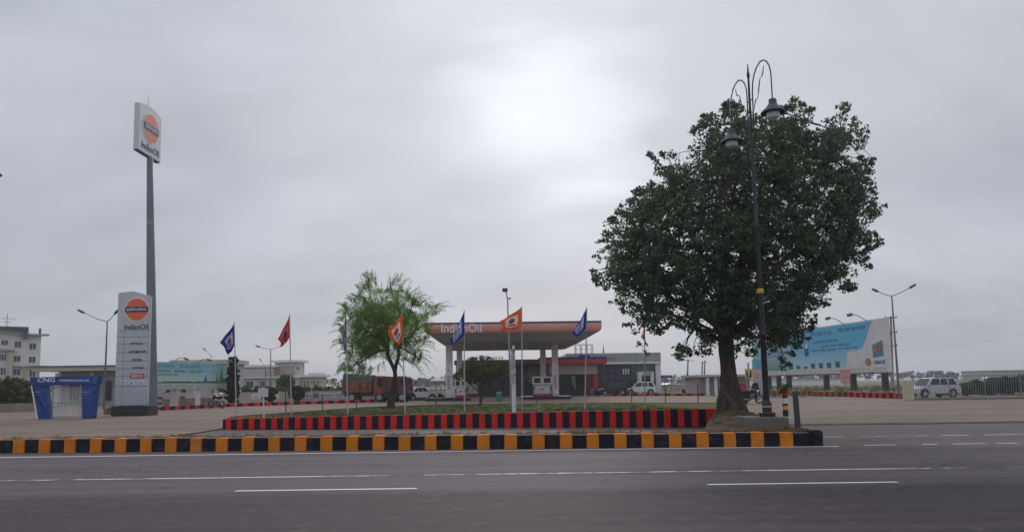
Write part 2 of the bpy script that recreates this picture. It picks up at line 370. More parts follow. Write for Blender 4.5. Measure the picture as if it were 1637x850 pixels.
def scribble(mb, o, u, v, nrm, m, words=4, seed=0, hang=True, thick=.01):   # a line of words too small to read
    rr = random.Random(seed); o, u, v, nrm = map(Vector, (o, u, v, nrm)); nrm = nrm.normalized() * thick
    x = 0.; L = u.length
    ws = [rr.uniform(.6, 1.4) for _ in range(words)]; tot = sum(ws) * 1.18
    for w in ws:
        w = w / tot; n = max(2, int(w * L / v.length * 1.5)); st = w / n
        if hang: mb.obox(o + u * x + v * .78, u * w, v * .17, nrm, m)
        for i in range(n):
            a = x + i * st; h = rr.uniform(.55, .85)
            mb.obox(o + u * (a + st * .55), u * st * .28, v * h, nrm, m)
            if rr.random() < .8: mb.obox(o + u * a + v * rr.uniform(.1, .5), u * st * .6, v * .18, nrm, m)
        x += w * 1.18
def disc(mb, c, u, v, nrm, m, n=36, thick=.02):
    c, u, v, nrm = map(Vector, (c, u, v, nrm)); nrm = nrm.normalized() * thick
    mb.prism([(math.cos(2 * math.pi * i / n), math.sin(2 * math.pi * i / n)) for i in range(n)], c, u, v, nrm, m)

def leaf_mesh(name, centers, radii, per, size, m, parent=None, flat=.75, droop=.3, loc=(0, 0, 0), seed=1, aspect=.62):
    r_ = np.random.default_rng(seed); C_ = np.array([tuple(c) for c in centers], float); Rr = np.array(radii, float)
    idx = np.repeat(np.arange(len(C_)), per); n = len(idx)
    d = r_.normal(size=(n, 3)); d /= np.linalg.norm(d, axis=1)[:, None]
    d *= (r_.random(n) ** .45)[:, None]; d[:, 2] *= flat
    p = C_[idx] + d * Rr[idx][:, None]
    a = r_.normal(size=(n, 3)); a[:, 2] -= droop; a /= np.linalg.norm(a, axis=1)[:, None]
    b = np.cross(a, r_.normal(size=(n, 3))); b /= np.linalg.norm(b, axis=1)[:, None]
    nn = np.cross(a, b); sz = size * (.6 + .8 * r_.random(n))[:, None]
    q = np.stack([p - a * sz * .5, p + b * sz * aspect * .5 - a * sz * .06 + nn * sz * .10, p + a * sz * .5, p - b * sz * aspect * .5 - a * sz * .06 + nn * sz * .10], 1)
    q = q.reshape(-1, 3)
    off = np.array(loc, float)
    if parent is not None:
        r = parent
        while r is not None: off = off + np.array(r.location); r = r.parent
    q -= off
    me = bpy.data.meshes.new(name); me.vertices.add(n * 4); me.vertices.foreach_set('co', q.ravel())
    me.loops.add(n * 4); me.loops.foreach_set('vertex_index', np.arange(n * 4))
    me.polygons.add(n); me.polygons.foreach_set('loop_start', np.arange(n) * 4); me.polygons.foreach_set('loop_total', np.full(n, 4))
    me.materials.append(m); me.update(calc_edges=True); me.validate()
    o = bpy.data.objects.new(name, me); COL.objects.link(o)
    if parent is not None: o.parent = parent
    else: o.location = loc
    return o

# ------------------------------------------------------------------ ground
def struct(name, mb, **k): return props(mb.build(name, **k), kind='structure')
mb = MB(); mb.sheet([(-2500, -300, -.03), (2500, -300, -.03), (2500, 4500, -.03), (-2500, 4500, -.03)], GROUND); struct('ground', mb)
RX = 7.35
mb = MB(); mb.sheet([(-160, -25, 0), (160, -25, 0), (160, 26.0, 0), (-10.5, 26.9, 0), (-10.9, 20.6, 0), (-160, 20.6, 0)], ASPH); struct('road', mb)
mb = MB()
mb.sheet([(-160, 20.6, .004), (-11.2, 20.6, .004), (-11.2, 29, .004), (-10.0, 46, .004), (7.0, 46, .004), (7.0, 27.0, .004), (10, 26.2, .004), (160, 26.2, .004), (160, 40, .004), (100, 70, .004), (36, 98, .004), (-30, 98, .004), (-70, 60, .004), (-160, 46, .004)], PAVER)
struct('forecourt_paving', mb)
# broken gutter between apron and road on the right
mb = MB(); xs = [7.6 + i * 1.3 for i in range(60)]
for i in range(59):
    a, b = xs[i], xs[i + 1]; w0 = .42 + .35 * noise.noise((a * .4, 0, 3)); w1 = .42 + .35 * noise.noise((b * .4, 0, 3))
    mb.sheet([(a, 26.05 - w0, .008), (b, 26.05 - w1, .008), (b, 26.25 + w1 * .8, .008), (a, 26.25 + w0 * .8, .008)], DIRT)
struct('gutter', mb)

# road markings, each its own painted line
def mark(x0, x1, y, w, m, label, grp):
    mb = MB(); n = max(1, int((x1 - x0) / 2)); 
    for i in range(n):
        a = x0 + (x1 - x0) * i / n; b = x0 + (x1 - x0) * (i + 1) / n
        mb.sheet([(a, y - w / 2, .004), (b, y - w / 2, .004), (b, y + w / 2, .004), (a, y + w / 2, .004)], m)
    o = mb.build('road_marking'); props(o, kind='structure'); return o
mark(-60, G(1330, 711).x, 17.55, .13, LINE, '', '')
mark(-60, 60, 13.05, .10, LINEW, '', '')
for a, b in ((395, 677), (1137, 1431)): mark(G(a, 777).x, G(b, 769).x, 11.38, .10, LINE, '', '')
for a, b in ((-900, -620), (-330, -80)): mark(G(a, 790).x, G(b, 786).x, 11.38, .10, LINE, '', '')
for a, b in ((1300, 1328), (1362, 1400), (1425, 1470), (1500, 1540), (1577, 1640)): mark(G(a, 695).x, G(b, 694).x, 20.45, .13, LINEW, '', '')
for a, b in ((1368, 1410), (1468, 1480), (1521, 1563), (1598, 1622)): mark(G(a, 709).x, G(b, 707).x, 17.75, .13, LINEW, '', '')

# ------------------------------------------------------------------ kerbs
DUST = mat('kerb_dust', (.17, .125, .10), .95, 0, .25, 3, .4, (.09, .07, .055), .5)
def kerb(name, label, pts, step, m1, m2, h0, h1, thick, first=0, inset=.012, zfun=None, ratio=.5, cat='kerb'):
    """blocks along the line pts[0] -> pts[1]; h0/h1 heights at the ends"""
    a, b = Vector(pts[0]), Vector(pts[1]); L = (b - a).length; u = (b - a).normalized(); nrm = Vector((-u.y, u.x, 0))
    mb = MB(); x = 0.; i = first; spans = []
    while x < L - .02:
        w = (2 * step * (ratio if i % 2 == 0 else 1 - ratio)) * random.uniform(.96, 1.04); w = min(w, L - x)
        if L - x - w < .15: w = L - x
        h = h0 + (h1 - h0) * (x + w / 2) / L; h *= random.uniform(.955, 1.02)
        s_ = 0. if i % 2 == 0 else inset; s_ += random.uniform(0, .016); g = .004
        o = a + u * (x + g) + nrm * s_ + Vector((0, 0, -.02))
        mb.obox(o, u * (w - 2 * g), nrm * (thick - s_), (0, 0, h + .02 - (s_ * .8)), m1 if i % 2 == 0 else m2)
        spans.append((x, x + w, m1 if i % 2 == 0 else m2)); x += w; i += 1
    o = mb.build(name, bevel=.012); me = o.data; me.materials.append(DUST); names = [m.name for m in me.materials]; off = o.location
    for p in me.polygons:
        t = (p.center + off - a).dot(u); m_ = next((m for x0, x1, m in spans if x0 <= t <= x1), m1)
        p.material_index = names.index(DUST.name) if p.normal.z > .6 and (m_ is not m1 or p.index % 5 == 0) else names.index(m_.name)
    props(o, label, cat); return o
kerb('median_kerb', 'long yellow and black striped kerb beside the white road edge line', ((-42, 20.4, 0), (7.0, 17.62, 0)), .327, YEL, BLK, .335, .35, .32, ratio=.47)
# corner blocks turning back at the right end
mb = MB(); mb.obox((7.02, 17.65, -.02), (.30, .03, 0), (0, .33, 0), (0, 0, .385), BLK)
mb.obox((7.04, 18.0, -.02), (.31, .02, 0), (0, .6, 0), (0, 0, .36), BLK); props(mb.build('kerb_end_block', bevel=.03), 'dark weathered corner block at the right end of the yellow kerb', 'kerb')
KA, KB = G(360, 685.5), G(1146, 682.5)
kerb('median_kerb', 'short worn kerb running back from the right end of the yellow kerb', ((7.36, 18.62, 0), (7.34, 22.4, 0)), .33, BLK, CONCD, .36, .30, .26, ratio=.5)
kerb('lawn_wall', 'low red and black striped retaining wall in front of the lawn', ((KA.x, KA.y, 0), (KB.x, KB.y, 0)), .233, RED, BLK2, .40, .66, .25)
KC = G(362, 664)
kerb('lawn_wall', 'short red and black wall end turning back at the left of the lawn', ((KA.x - .05, KA.y + 2.2, 0), (KA.x - .25, KA.y + .3, 0)), .233, RED, BLK2, .40, .40, .22)
# distant kerbs
def farkerb(label, pts, h=.22, step=.5, th=.2):
    mb = MB(); i = 0
    for (a, b) in zip(pts[:-1], pts[1:]):
        a, b = Vector((*a, 0)), Vector((*b, 0)); L = (b - a).length; u = (b - a) / L; n_ = Vector((-u.y, u.x, 0)); k = max(1, round(L / step))
        for j in range(k):
            mb.obox(a + u * (L * j / k), u * (L / k), n_ * th, (0, 0, h * random.uniform(.93, 1.05)), RED if i % 2 == 0 else BLK2); i += 1
    return props(mb.build('forecourt_kerb'), label, 'kerb')
g2 = lambda x, y: tuple(G(x, y))[:2]
farkerb('thin red and black kerb along the billboard and boundary wall on the left', [g2(246, 656.5), g2(368, 650), g2(470, 646.5), g2(600, 642.5)], .28, .55)
farkerb('red and black kerb before the tents and showroom on the right', [g2(970, 633), g2(1125, 632)], .25, .6)
farkerb('red and black kerb around the plinths of the large billboard', [g2(1225, 630.5), g2(1350, 634), g2(1452, 637.5)], .42, .55, .3)
farkerb('red kerb behind the white parked car and truck', [g2(655, 640), g2(712, 638.5)], .28, .55)

# lawn
LZ = .38
mb = MB(); fr = [(KA.x + .0, KA.y + .22), (KB.x, KB.y + .2)]
bk = [tuple(G(x, y, LZ))[:2] for x, y in ((1160, 644), (1040, 644), (950, 644), (820, 645), (720, 646.5), (600, 650), (500, 657), (400, 664), (368, 667))]
nx = 60
def lerp(a, b, t): return a + (b - a) * t
def backat(x):
    q = sorted(bk)
    for (x0, y0), (x1, y1) in zip(q[:-1], q[1:]):
        if x0 <= x <= x1: return lerp(y0, y1, (x - x0) / (x1 - x0))
    return q[0][1] if x < q[0][0] else q[-1][1]
vs = []; fs = []; ny = 24
for i in range(nx + 1):
    t = i / nx; xf = lerp(fr[0][0], fr[1][0] + .3, t); yf = lerp(fr[0][1], fr[1][1], t)
    xb = lerp(bk[-1][0], bk[0][0] + .5, t); yb = max(yf + .6, backat(xb))
    for j in range(ny + 1):
        s_ = j / ny; x = lerp(xf, xb, s_); y = lerp(yf, yb, s_)
        z = lerp(.36 + .22 * t, LZ, min(1, s_ * 2.2)) + .04 * noise.noise((x * .7, y * .7, 0)) * min(1, s_ * 5) * min(1, (1 - s_) * 6)
        vs.append((x, y, z))
for i in range(nx):
    for j in range(ny):
        a = i * (ny + 1) + j; fs.append((a, a + ny + 1, a + ny + 2, a + 1))
mb.add(vs, fs, LAWN); lawn = struct('lawn', mb, smooth=True)
def lawn_z(x, y):
    t = min(1, max(0, (x - KA.x) / (KB.x - KA.x))); yf = lerp(fr[0][1], fr[1][1], t); yb = backat(x); s_ = min(1, max(0, (y - yf) / max(.5, yb - yf)))
    return lerp(.36 + .22 * t, LZ, min(1, s_ * 2.2))
mb = MB()     # low concrete lip behind the lawn
q = sorted(bk)
for (x0, y0), (x1, y1) in zip(q[:-1], q[1:]):
    mb.obox((x0, y0 - .05, 0), (x1 - x0, y1 - y0, 0), (0, .12, 0), (0, 0, LZ + .03), MAROON)
props(mb.build('lawn_edging'), 'thin dark red edging strip along the back of the lawn', 'edging')

# median strip of dirt with the mound at the tree
YT = 24.6
TX, TZ0 = P(1168, 668, YT).x, .42
def strip_w(x): return 1.1 + 6.2 / (1 + math.exp(-(x - 5.6) * 2.6))
vs = []; fs = []; nx = 260; ny = 34; x0, x1 = -42., 7.32
for i in range(nx + 1):
    x = x0 + (x1 - x0) * (i / nx); xx = x
    yk = lerp(20.4, 17.62, (x + 42) / 49.) + .30
    w = strip_w(x) * (1 - max(0, (x - 7.3) / .65) * .25)
    for j in range(ny + 1):
        s_ = j / ny; y = yk + w * s_
        z = .31 + .035 * noise.noise((x * 1.3, y * 1.3, 5)) + .02 * noise.noise((x * 6, y * 6, 5))
        z += .30 * math.exp(-((x - TX + .1) / 1.05) ** 2 - ((y - 23.2) / 2.0) ** 2) + .02 * max(0, min(1, x - 6.5))
        z *= min(1, (1 - s_) * 7 + .02); 
        
        vs.append((x, y, z - .02))
for i in range(nx):
    for j in range(ny):
        a = i * (ny + 1) + j; fs.append((a, a + ny + 1, a + ny + 2, a + 1))
mb = MB(); mb.add(vs, fs, DIRT); struct('median_strip', mb, smooth=True)
def strip_z(x, y): return .31 + .30 * math.exp(-((x - TX + .1) / 1.05) ** 2 - ((y - 23.2) / 2.0) ** 2)
# plastered platform under the street lamp
a = P(1198, 681, 19.9); b = P(1262, 679, 19.9)
mb = MB(); mb.obox((a.x, 19.9, .1), (b.x - a.x, 0, 0), (0, 1.3, 0), (0, 0, P(1230, 667, 19.9).z - .1), CONCD)
props(mb.build('lamp_platform', bevel=.03), 'low plastered concrete platform under the street lamp beside the tree', 'platform')
PLZ = P(1230, 667, 19.9).z

# ------------------------------------------------------------------ large tree
def inpoly(x, y, poly):
    c = False; j = len(poly) - 1
    for i in range(len(poly)):
        xi, yi = poly[i]; xj, yj = poly[j]
        if (yi > y) != (yj > y) and x < (xj - xi) * (y - yi) / (yj - yi) + xi: c = not c
        j = i
    return c
def pdist(x, y, poly):
    d = 1e9
    for i in range(len(poly)):
        ax, ay = poly[i - 1]; bx, by = poly[i]; dx, dy = bx - ax, by - ay
        t = max(0, min(1, ((x - ax) * dx + (y - ay) * dy) / (dx * dx + dy * dy + 1e-9)))
        d = min(d, math.hypot(x - ax - t * dx, y - ay - t * dy))
    return d
def crown_points(poly, holes, Y, depth, inset, n, thr, nscale, seed, ppm):
    rr = random.Random(seed); out = []; CR.clear(); xs = [p[0] for p in poly]; ys = [p[1] for p in poly]; tries = 0
    while len(out) < n and tries < n * 60:
        tries += 1; x = rr.uniform(min(xs), max(xs)); y = rr.uniform(min(ys), max(ys))
        if not inpoly(x, y, poly): continue
        d = pdist(x, y, poly)
        if d < inset: continue
        if any(((x - hx) / hr) ** 2 + ((y - hy) / (hr * .7)) ** 2 < 1 for hx, hy, hr in holes): continue
        dm = d / ppm; half = min(depth, .35 + math.sqrt(max(0, 2 * depth * dm - min(dm, depth) ** 2)) * .85)
        off = rr.uniform(-half, half); p = P(x, y, Y + off)
        if noise.noise(p * nscale + Vector((seed * 7, 0, 0))) + .35 * noise.noise(p * nscale * 2.6) < thr: continue
        if d < 24 and noise.noise(p * 1.9 + Vector((5, seed, 3))) < .10: continue
        out.append(p); CR.append(min(1., .5 + dm * 1.2))
    return out
CR = []
def limb(mb, a, b, r0, r1, m, bend=.25, n=7, seed=0):
    rr = random.Random(seed); a, b = Vector(a), Vector(b); L = (b - a).length; pts = []
    sag = Vector((0, 0, bend * L * .5)); j1 = Vector((rr.uniform(-1, 1), rr.uniform(-1, 1), rr.uniform(-.5, .5))) * L * .06
    for i in range(n + 1):
        t = i / n; p = a.lerp(b, t) + sag * (4 * t * (1 - t)) * .5 + j1 * math.sin(t * 6.3); pts.append(p)
    mb.tube(pts, [lerp(r0, r1, i / n) for i in range(n + 1)], m, 6); return pts

big_poly = [(945, 447), (952, 405), (957, 368), (985, 335), (997, 308), (1030, 297), (1048, 285), (1036, 243), (1060, 238), (1088, 246), (1108, 232), (1103, 205), (1118, 198), (1116, 174), (1135, 178), (1152, 192), (1158, 162), (1170, 155), (1182, 168), (1205, 176), (1240, 170), (1258, 168), (1272, 151), (1288, 168), (1300, 172), (1308, 190), (1330, 186), (1347, 162), (1357, 168), (1365, 186), (1390, 208), (1384, 228), (1362, 250), (1385, 246), (1402, 254), (1398, 278), (1410, 300), (1404, 322), (1419, 328), (1406, 346), (1398, 362), (1404, 378), (1416, 382), (1409, 402), (1388, 398), (1394, 425), (1376, 440), (1368, 462), (1345, 468), (1328, 488), (1308, 500), (1303, 528), (1290, 548), (1272, 560), (1262, 588), (1247, 592), (1240, 572), (1215, 566), (1196, 575), (1188, 560), (1177, 590), (1165, 598), (1152, 560), (1140, 556), (1134, 580), (1118, 580), (1108, 570), (1085, 578), (1072, 562), (1090, 545), (1070, 525), (1052, 535), (1040, 560), (1030, 578), (1018, 560), (1015, 535), (998, 520), (985, 494), (968, 478), (958, 462)]
holes = [(1100, 540, 22), (1128, 518, 16), (1300, 200, 9), (1245, 185, 8), (1000, 400, 8), (1340, 265, 12), (1375, 350, 10), (1030, 538, 17), (1180, 568, 9), (1310, 495, 12), (1385, 300, 8), (1330, 300, 10), (1358, 245, 14), (1300, 470, 11), (1135, 470, 9), (1060, 480, 9), (1150, 505, 9), (1085, 500, 10), (1210, 545, 10), (1345, 420, 10), (1060, 262, 9), (1180, 300, 7), (1280, 330, 8), (1115, 380, 8), (1010, 330, 8), (1240, 440, 8)]
base = Vector((TX, YT, .35))
tr = thing('peepal_tree', 'big dark green broad-crowned tree at the right end of the median', 'tree', base)
mb = MB(); trunk_pts = []
N_A = 28; rings = 26; vs = []; fs = []
axis_px = [(1168, 676), (1168, 655), (1166, 630), (1165, 600), (1162, 565), (1160, 530), (1163, 490)]
def axis_at(t):
    k = t * (len(axis_px) - 1); i = min(int(k), len(axis_px) - 2); f = k - i
    x = lerp(axis_px[i][0], axis_px[i + 1][0], f); y = lerp(axis_px[i][1], axis_px[i + 1][1], f); return P(x, y, YT)
for i in range(rings):
    t = i / (rings - 1); c = axis_at(t); r = .235 + .34 * math.exp(-(t / .33) ** 2)
    for k in range(N_A):
        an = 2 * math.pi * k / N_A
        lob = 1 + (.34 * math.exp(-t * 3)) * (math.cos(an * 5 + 1 + t * 4) * .6 + math.cos(an * 3 + 2 - t * 3) * .4) + .16 * noise.noise((math.cos(an) * 2, math.sin(an) * 2, t * 9))
        vs.append(c + Vector((math.cos(an), math.sin(an), 0)) * r * lob - Vector((0, 0, .12 if i == 0 else 0)))
for i in range(rings - 1):
    for k in range(N_A): k2 = (k + 1) % N_A; fs.append((i * N_A + k, i * N_A + k2, (i + 1) * N_A + k2, (i + 1) * N_A + k))
mb.add(vs, fs, BARK1)
limbs = []
tg = [(1000, 430, -1.2, .5), (1035, 350, 1.6, .55), (1075, 290, -.6, .7), (1135, 240, .8, .95), (1175, 200, -.8, 1), (1240, 225, 1.3, 1), (1290, 195, -.6, .95), (1345, 215, .5, .9), (1370, 300, -1.2, .7), (1375, 385, 1.5, .5), (1330, 450, -1.5, .4), (1255, 540, -1.4, .45), (1225, 330, 2.6, .8), (1150, 330, -2.6, .8), (1040, 490, 1.4, .35), (1110, 500, -1.2, .25), (1240, 440, -2.6, .5), (1115, 430, 2.4, .6)]
for i, (x, y, dy, t) in enumerate(tg):
    a = axis_at(.62 + .38 * min(1, t)); b = P(x, y, YT + dy)
    limbs += limb(mb, a, b, .13 if y < 400 else .09, .022, BARK1, .06, 9, i)
cl = crown_points(big_poly, holes, YT, 3.5, 1, 5600, -.20, 1.05, 3, 48)
CRB = list(CR); LP = np.array([tuple(p) for p in limbs])
for i, c in enumerate(cl):
    if i % 4 == 0:
        dd = np.linalg.norm(LP - np.array(tuple(c)), axis=1); k = int(dd.argmin())
        if dd[k] < 2.2: limb(mb, limbs[k], c, .022, .006, BARK2, .15, 3, i)
mb.build('trunk', tr, smooth=True)
leaf_mesh('crown', cl, [random.uniform(.12, .34) * k for k in CRB], 19, .108, LEAF1, tr, .7, .55, seed=5)
# loose twigs of leaves that roughen the outline
# ------------------------------------------------------------------ acacia on the lawn
ac_poly = [(541, 520), (548, 500), (545, 485), (562, 478), (575, 462), (583, 447), (592, 442), (600, 448), (610, 462), (622, 458), (634, 446), (642, 445), (648, 460), (660, 470), (672, 482), (695, 484), (706, 492), (694, 506), (692, 530), (680, 548), (676, 572), (668, 586), (655, 576), (640, 582), (628, 572), (615, 580), (596, 590), (582, 604), (572, 596), (560, 602), (545, 590), (552, 570), (540, 550)]
YA = 40.; ab = G(625, 651, LZ); ab = Vector((P(625, 651, YA).x, YA, P(625, 651, YA).z))
tr = thing('acacia_tree', 'light green feathery forked tree on the lawn in front of the trucks', 'tree', ab)
mb = MB(); f1 = P(632, 603, YA)
mb.tube([ab - Vector((0, 0, .1)), ab + Vector((0, 0, .3)), P(628, 628, YA), f1], [.27, .20, .17, .15], BARK2, 10)
limbs = []
for i, (x, y, dy, r) in enumerate([(620, 560, -.2, .13), (637, 555, .3, .12)]):
    limbs += limb(mb, f1, P(x, y, YA + dy), .11, r * .7, BARK2, 0, 5, i)
A1, A2 = P(620, 560, YA - .2), P(637, 555, YA + .3)
for i, (x, y, dy) in enumerate([(560, 510, -.8), (575, 470, .6), (590, 448, -.3), (612, 480, .8), (640, 452, 0), (660, 480, -.9), (698, 492, .2), (675, 520, 1.2), (665, 570, -.5), (570, 580, .4), (553, 560, -.3), (600, 520, -1.4), (640, 500, 1.5), (686, 540, -.3)]):
    limbs += limb(mb, A1 if x < 625 else A2, P(x, y, YA + dy), .065, .012, BARK2, .2, 7, i + 50)
cl = crown_points(ac_poly, [(603, 580, 15), (690, 510, 7), (560, 488, 6), (632, 462, 5), (612, 455, 5), (655, 582, 6)], YA, 2.3, 2, 2500, -.42, 1.6, 11, 29.5)
LP = np.array([tuple(p) for p in limbs])
for i, c in enumerate(cl):
    dd = np.linalg.norm(LP - np.array(tuple(c)), axis=1); k = int(dd.argmin())
    if i % 3 == 0 and dd[k] < 1.6: limb(mb, limbs[k], c, .014, .005, BARK2, .1, 2, i)
SPR = []; AR = [random.uniform(.10, .26) * k for k in CR]; rr = random.Random(77); cx0, cy0 = 615, 525
for i in range(150):
    j = rr.randrange(len(ac_poly)); f = rr.random(); ax_, ay_ = ac_poly[j - 1]; bx_, by_ = ac_poly[j]; px, py = lerp(ax_, bx_, f), lerp(ay_, by_, f)
    dx, dy = px - cx0, (py - cy0) * .8 - 14; L_ = math.hypot(dx, dy); ln = rr.uniform(10, 30) * (1.25 if px > 655 or py < 470 else .7); Yo = YA + rr.uniform(-1, 1)
    dx, dy = dx / L_ + rr.uniform(-.3, .3), dy / L_ + rr.uniform(-.3, .3); pts = []
    for k in range(7):
        u_ = k / 6 - .35; q = P(px + dx * ln * u_ * .9, py + dy * ln * u_ * .9 + 9 * max(0, u_) ** 2 * ln / 18, Yo); pts.append(q)
        if k > 0: SPR.append(q)
    mb.tube(pts, [.014, .012, .010, .009, .007, .006, .004], BARK2, 4)
mb.build('trunk', tr, smooth=True)
leaf_mesh('crown', cl, AR, 42, .060, LEAF2, tr, 1.2, .9, seed=6, aspect=.40); leaf_mesh('hanging_sprays', SPR, [.07] * len(SPR), 8, .058, LEAF2, tr, 1.2, .9, seed=16, aspect=.36)
# ------------------------------------------------------------------ small flat-topped tree
sp = [(722, 600), (735, 582), (750, 570), (775, 566), (800, 568), (818, 576), (828, 592), (818, 602), (800, 612), (780, 606), (760, 615), (742, 612), (730, 612)]
YS = 44.; sb = Vector((P(768, 647, YS).x, YS, P(768, 647, YS).z))
tr = thing('small_tree', 'small flat-topped olive green tree on the lawn before the pump shelter', 'tree', sb)
mb = MB(); limbs = []
for i, (x, y, dy) in enumerate([(735, 600, -.4), (755, 585, .5), (775, 575, -.2), (800, 590, .4), (815, 585, -.4)]):
    limbs += limb(mb, sb.lerp(P(768, 612, YS), .55 + .1 * i), P(x, y, YS + dy), .045, .01, BARK2, .1, 6, i + 90)
mb.tube([sb - Vector((0, 0, .1)), sb.lerp(P(768, 612, YS), .5) + Vector((.04, 0, 0)), P(769, 600, YS)], [.09, .065, .045], BARK2, 8)
cl = crown_points(sp, [], YS, 1.5, 3, 330, -.2, 1.5, 21, 27)
mb.build('trunk', tr, smooth=True)
leaf_mesh('crown', cl, [random.uniform(.12, .24) for _ in cl], 42, .075, LEAF3, tr, .7, .4, seed=8)

# ------------------------------------------------------------------ bushes, hedges and far trees
def bush(name, label, cat, px, pyb, pyt, w, Y, m, n=70, per=40, size=.12, group=None, cone=False, stem=True, z0=0.0, seed=0):
    rr = random.Random(seed + int(px)); X = P(px, pyb, Y).x; zt = P(px, pyt, Y).z; b = Vector((X, Y, z0)); H = max(.4, zt - z0); wm = w * Y / F / 2
    o = thing(name, label, cat, b, group=group); cs = []; rs = []
    for i in range(n):
        t = rr.random(); 
        rad = wm * (math.sqrt(max(0., 1 - (2 * t - 1) ** 4)) if not cone else (.35 + .65 * math.sin(min(1, (1 - t) * 1.15 + .12) * 1.6))) * rr.uniform(.25, .9)
        an = rr.uniform(0, 6.28); zz = z0 + H * (.08 + .86 * t) if stem is False or cone else z0 + H * (.18 + .76 * t)
        cs.append((X + math.cos(an) * rad, Y + math.sin(an) * rad, zz)); rs.append(rr.uniform(.16, .3) * max(.5, min(wm, H)))
    leaf_mesh('foliage', cs, rs, per, size, m, o, .9, .2, seed=seed + 3)
    mb = MB(); mb.tube([b - Vector((0, 0, .05)), b + Vector((.03, 0, H * .5)), b + Vector((0, 0, H * .8))], [.07 * max(1, H / 3), .05 * max(1, H / 3), .02], BARK2, 6)
    for k in range(4): mb.tube([b + Vector((0, 0, H * .25)), b + Vector((math.cos(k * 1.6) * wm * .5, math.sin(k * 1.6) * wm * .5, H * .6))], [.035, .012], BARK2, 5)
    mb.build('stem', o); return o
bush('column_tree', 'tall dark columnar tree at the right edge of the green billboard', 'tree', 371, 652, 567, 24, 66, LEAFC, 150, 60, .20, cone=True, seed=1)
bush('round_bush', 'round dark bush directly behind the white square sign board', 'bush', 431, 648, 617, 26, 72, LEAFC, 60, 60, .16, 'round bushes before the boundary wall', seed=2)
bush('round_bush', 'round dark bush right of the second flagpole before the boundary wall', 'bush', 475, 647, 617, 27, 74, LEAFC, 60, 60, .16, 'round bushes before the boundary wall', seed=3)
bush('garden_tree', 'rounded green tree rising over the boundary wall before the cream mansion', 'tree', 457, 640, 599, 34, 100, LEAF3, 80, 50, .25, seed=4)
bush('shade_tree', 'dark little tree under the right half of the green billboard', 'tree', 302, 650, 622, 17, 78, LEAFC, 60, 50, .18, seed=5)
bush('shade_tree', 'dark spreading tree behind the rightmost pillars of the green billboard', 'tree', 348, 650, 620, 26, 84, LEAFC, 90, 50, .2, seed=6)
for i, (x, t, w) in enumerate([(-30, 598, 60), (18, 603, 46), (44, 608, 26)]):
    bush('garden_hedge', ['large yellow-green hedge at the left frame edge', 'dark hedge bush in front of the hotel', 'small hedge bush just left of the blue gate'][i], 'hedge', x, 652, t, w, 62 + i, LEAFH if i != 1 else LEAF3, 110, 60, .2, 'hedges below the hotel', seed=30 + i)
for i in range(9):
    x = 392 + i * 19
    bush('hedge_shrub', 'clipped green shrub in the row topping the cream boundary wall', 'shrub', x, 640, 616 + (i % 3), 24, 92, LEAFH, 34, 36, .22, 'shrubs in a row behind the boundary wall', seed=50 + i)
bush('garden_shrub', 'green shrub under the glass front between the dark car and white car', 'shrub', 1001, 633, 616, 14, 100, LEAF3, 40, 40, .16, seed=70)
bush('field_tree', 'small dark round tree just left of the pale outbuilding', 'tree', 1110, 631, 611, 7, 110, LEAFC, 30, 30, .25, seed=71)
bush('field_bush', 'low dark bush by the pale tents right of the showroom', 'bush', 1096, 633, 622, 13, 100, LEAFC, 40, 30, .2, seed=72)
for i, (x, t, w, mm) in enumerate([(1458, 622, 18, LEAFH), (1546, 612, 30, LEAF3), (1580, 618, 26, LEAFC), (1612, 603, 40, LEAFC), (1650, 597, 50, LEAFC), (1512, 624, 22, LEAFH), (1695, 600, 40, LEAF3), (1562, 608, 34, LEAFC), (1595, 606, 34, LEAFC), (1632, 600, 36, LEAFC)]):
    bush('field_shrub', ['low yellow-green shrub behind the cream gate pillar', 'bright green bush right of the pale car behind the railing', 'dark low bush in the middle behind the railing', 'tall dark bush near the right end of the railing', 'tallest dark bush at the right frame edge behind the railing', 'small yellow-green bush at the rear of the pale car', 'bush beyond the right frame edge behind the railing', 'dark rounded bush next to the bright green bush behind the railing', 'dark bush in front of the far dark car behind the railing', 'tall dark bush just left of the tallest one at the right edge'][i], 'bush', x, 634, t, w, 64 + i * .8, mm, 90, 50, .15, 'bushes behind the railing', seed=80 + i)
# far woodland, nothing to count
def farwood(name, x0, x1, Y, hmin, hmax, seed, m):
    rr = random.Random(seed); cs = []; rs = []; n = 420
    for i in range(n):
        x = rr.uniform(x0, x1); h = lerp(hmin, hmax, .5 + .5 * noise.noise((x * .02, seed, 0)))
        z = rr.uniform(.3, 1) * h; cs.append((x, Y + rr.uniform(-12, 12), z)); rs.append(rr.uniform(1.2, 2.6))
    o = leaf_mesh(name, cs, rs, 26, 1.5, m, None, .7, 0, loc=((x0 + x1) / 2, Y, 0), seed=seed)
    props(o, 'hazy low line of far trees on the horizon', 'woodland', kind='stuff'); return o
o = farwood('far_trees', -60, 420, 420, 2.5, 6.5, 5, LEAFC); o['label'] = 'hazy low line of far trees on the right horizon'
o = farwood('far_trees', -330, -30, 380, 3, 7, 6, LEAFC); o['label'] = 'hazy low line of far trees on the left horizon'
rr = random.Random(3)     # wild growth under and behind the large billboard
cs = []; 
for i in range(500):
    Y = rr.uniform(66, 130); cs.append((rr.uniform(.30, .56) * Y, Y, rr.uniform(0, .55)))
o = leaf_mesh('wild_growth', cs, [rr.uniform(.3, .9) for _ in cs], 26, .16, LEAFH, None, .5, -.3, loc=(38, 95, 0), seed=12); props(o, 'dry green scrub growing behind the large billboard plinths', 'scrub', kind='stuff')
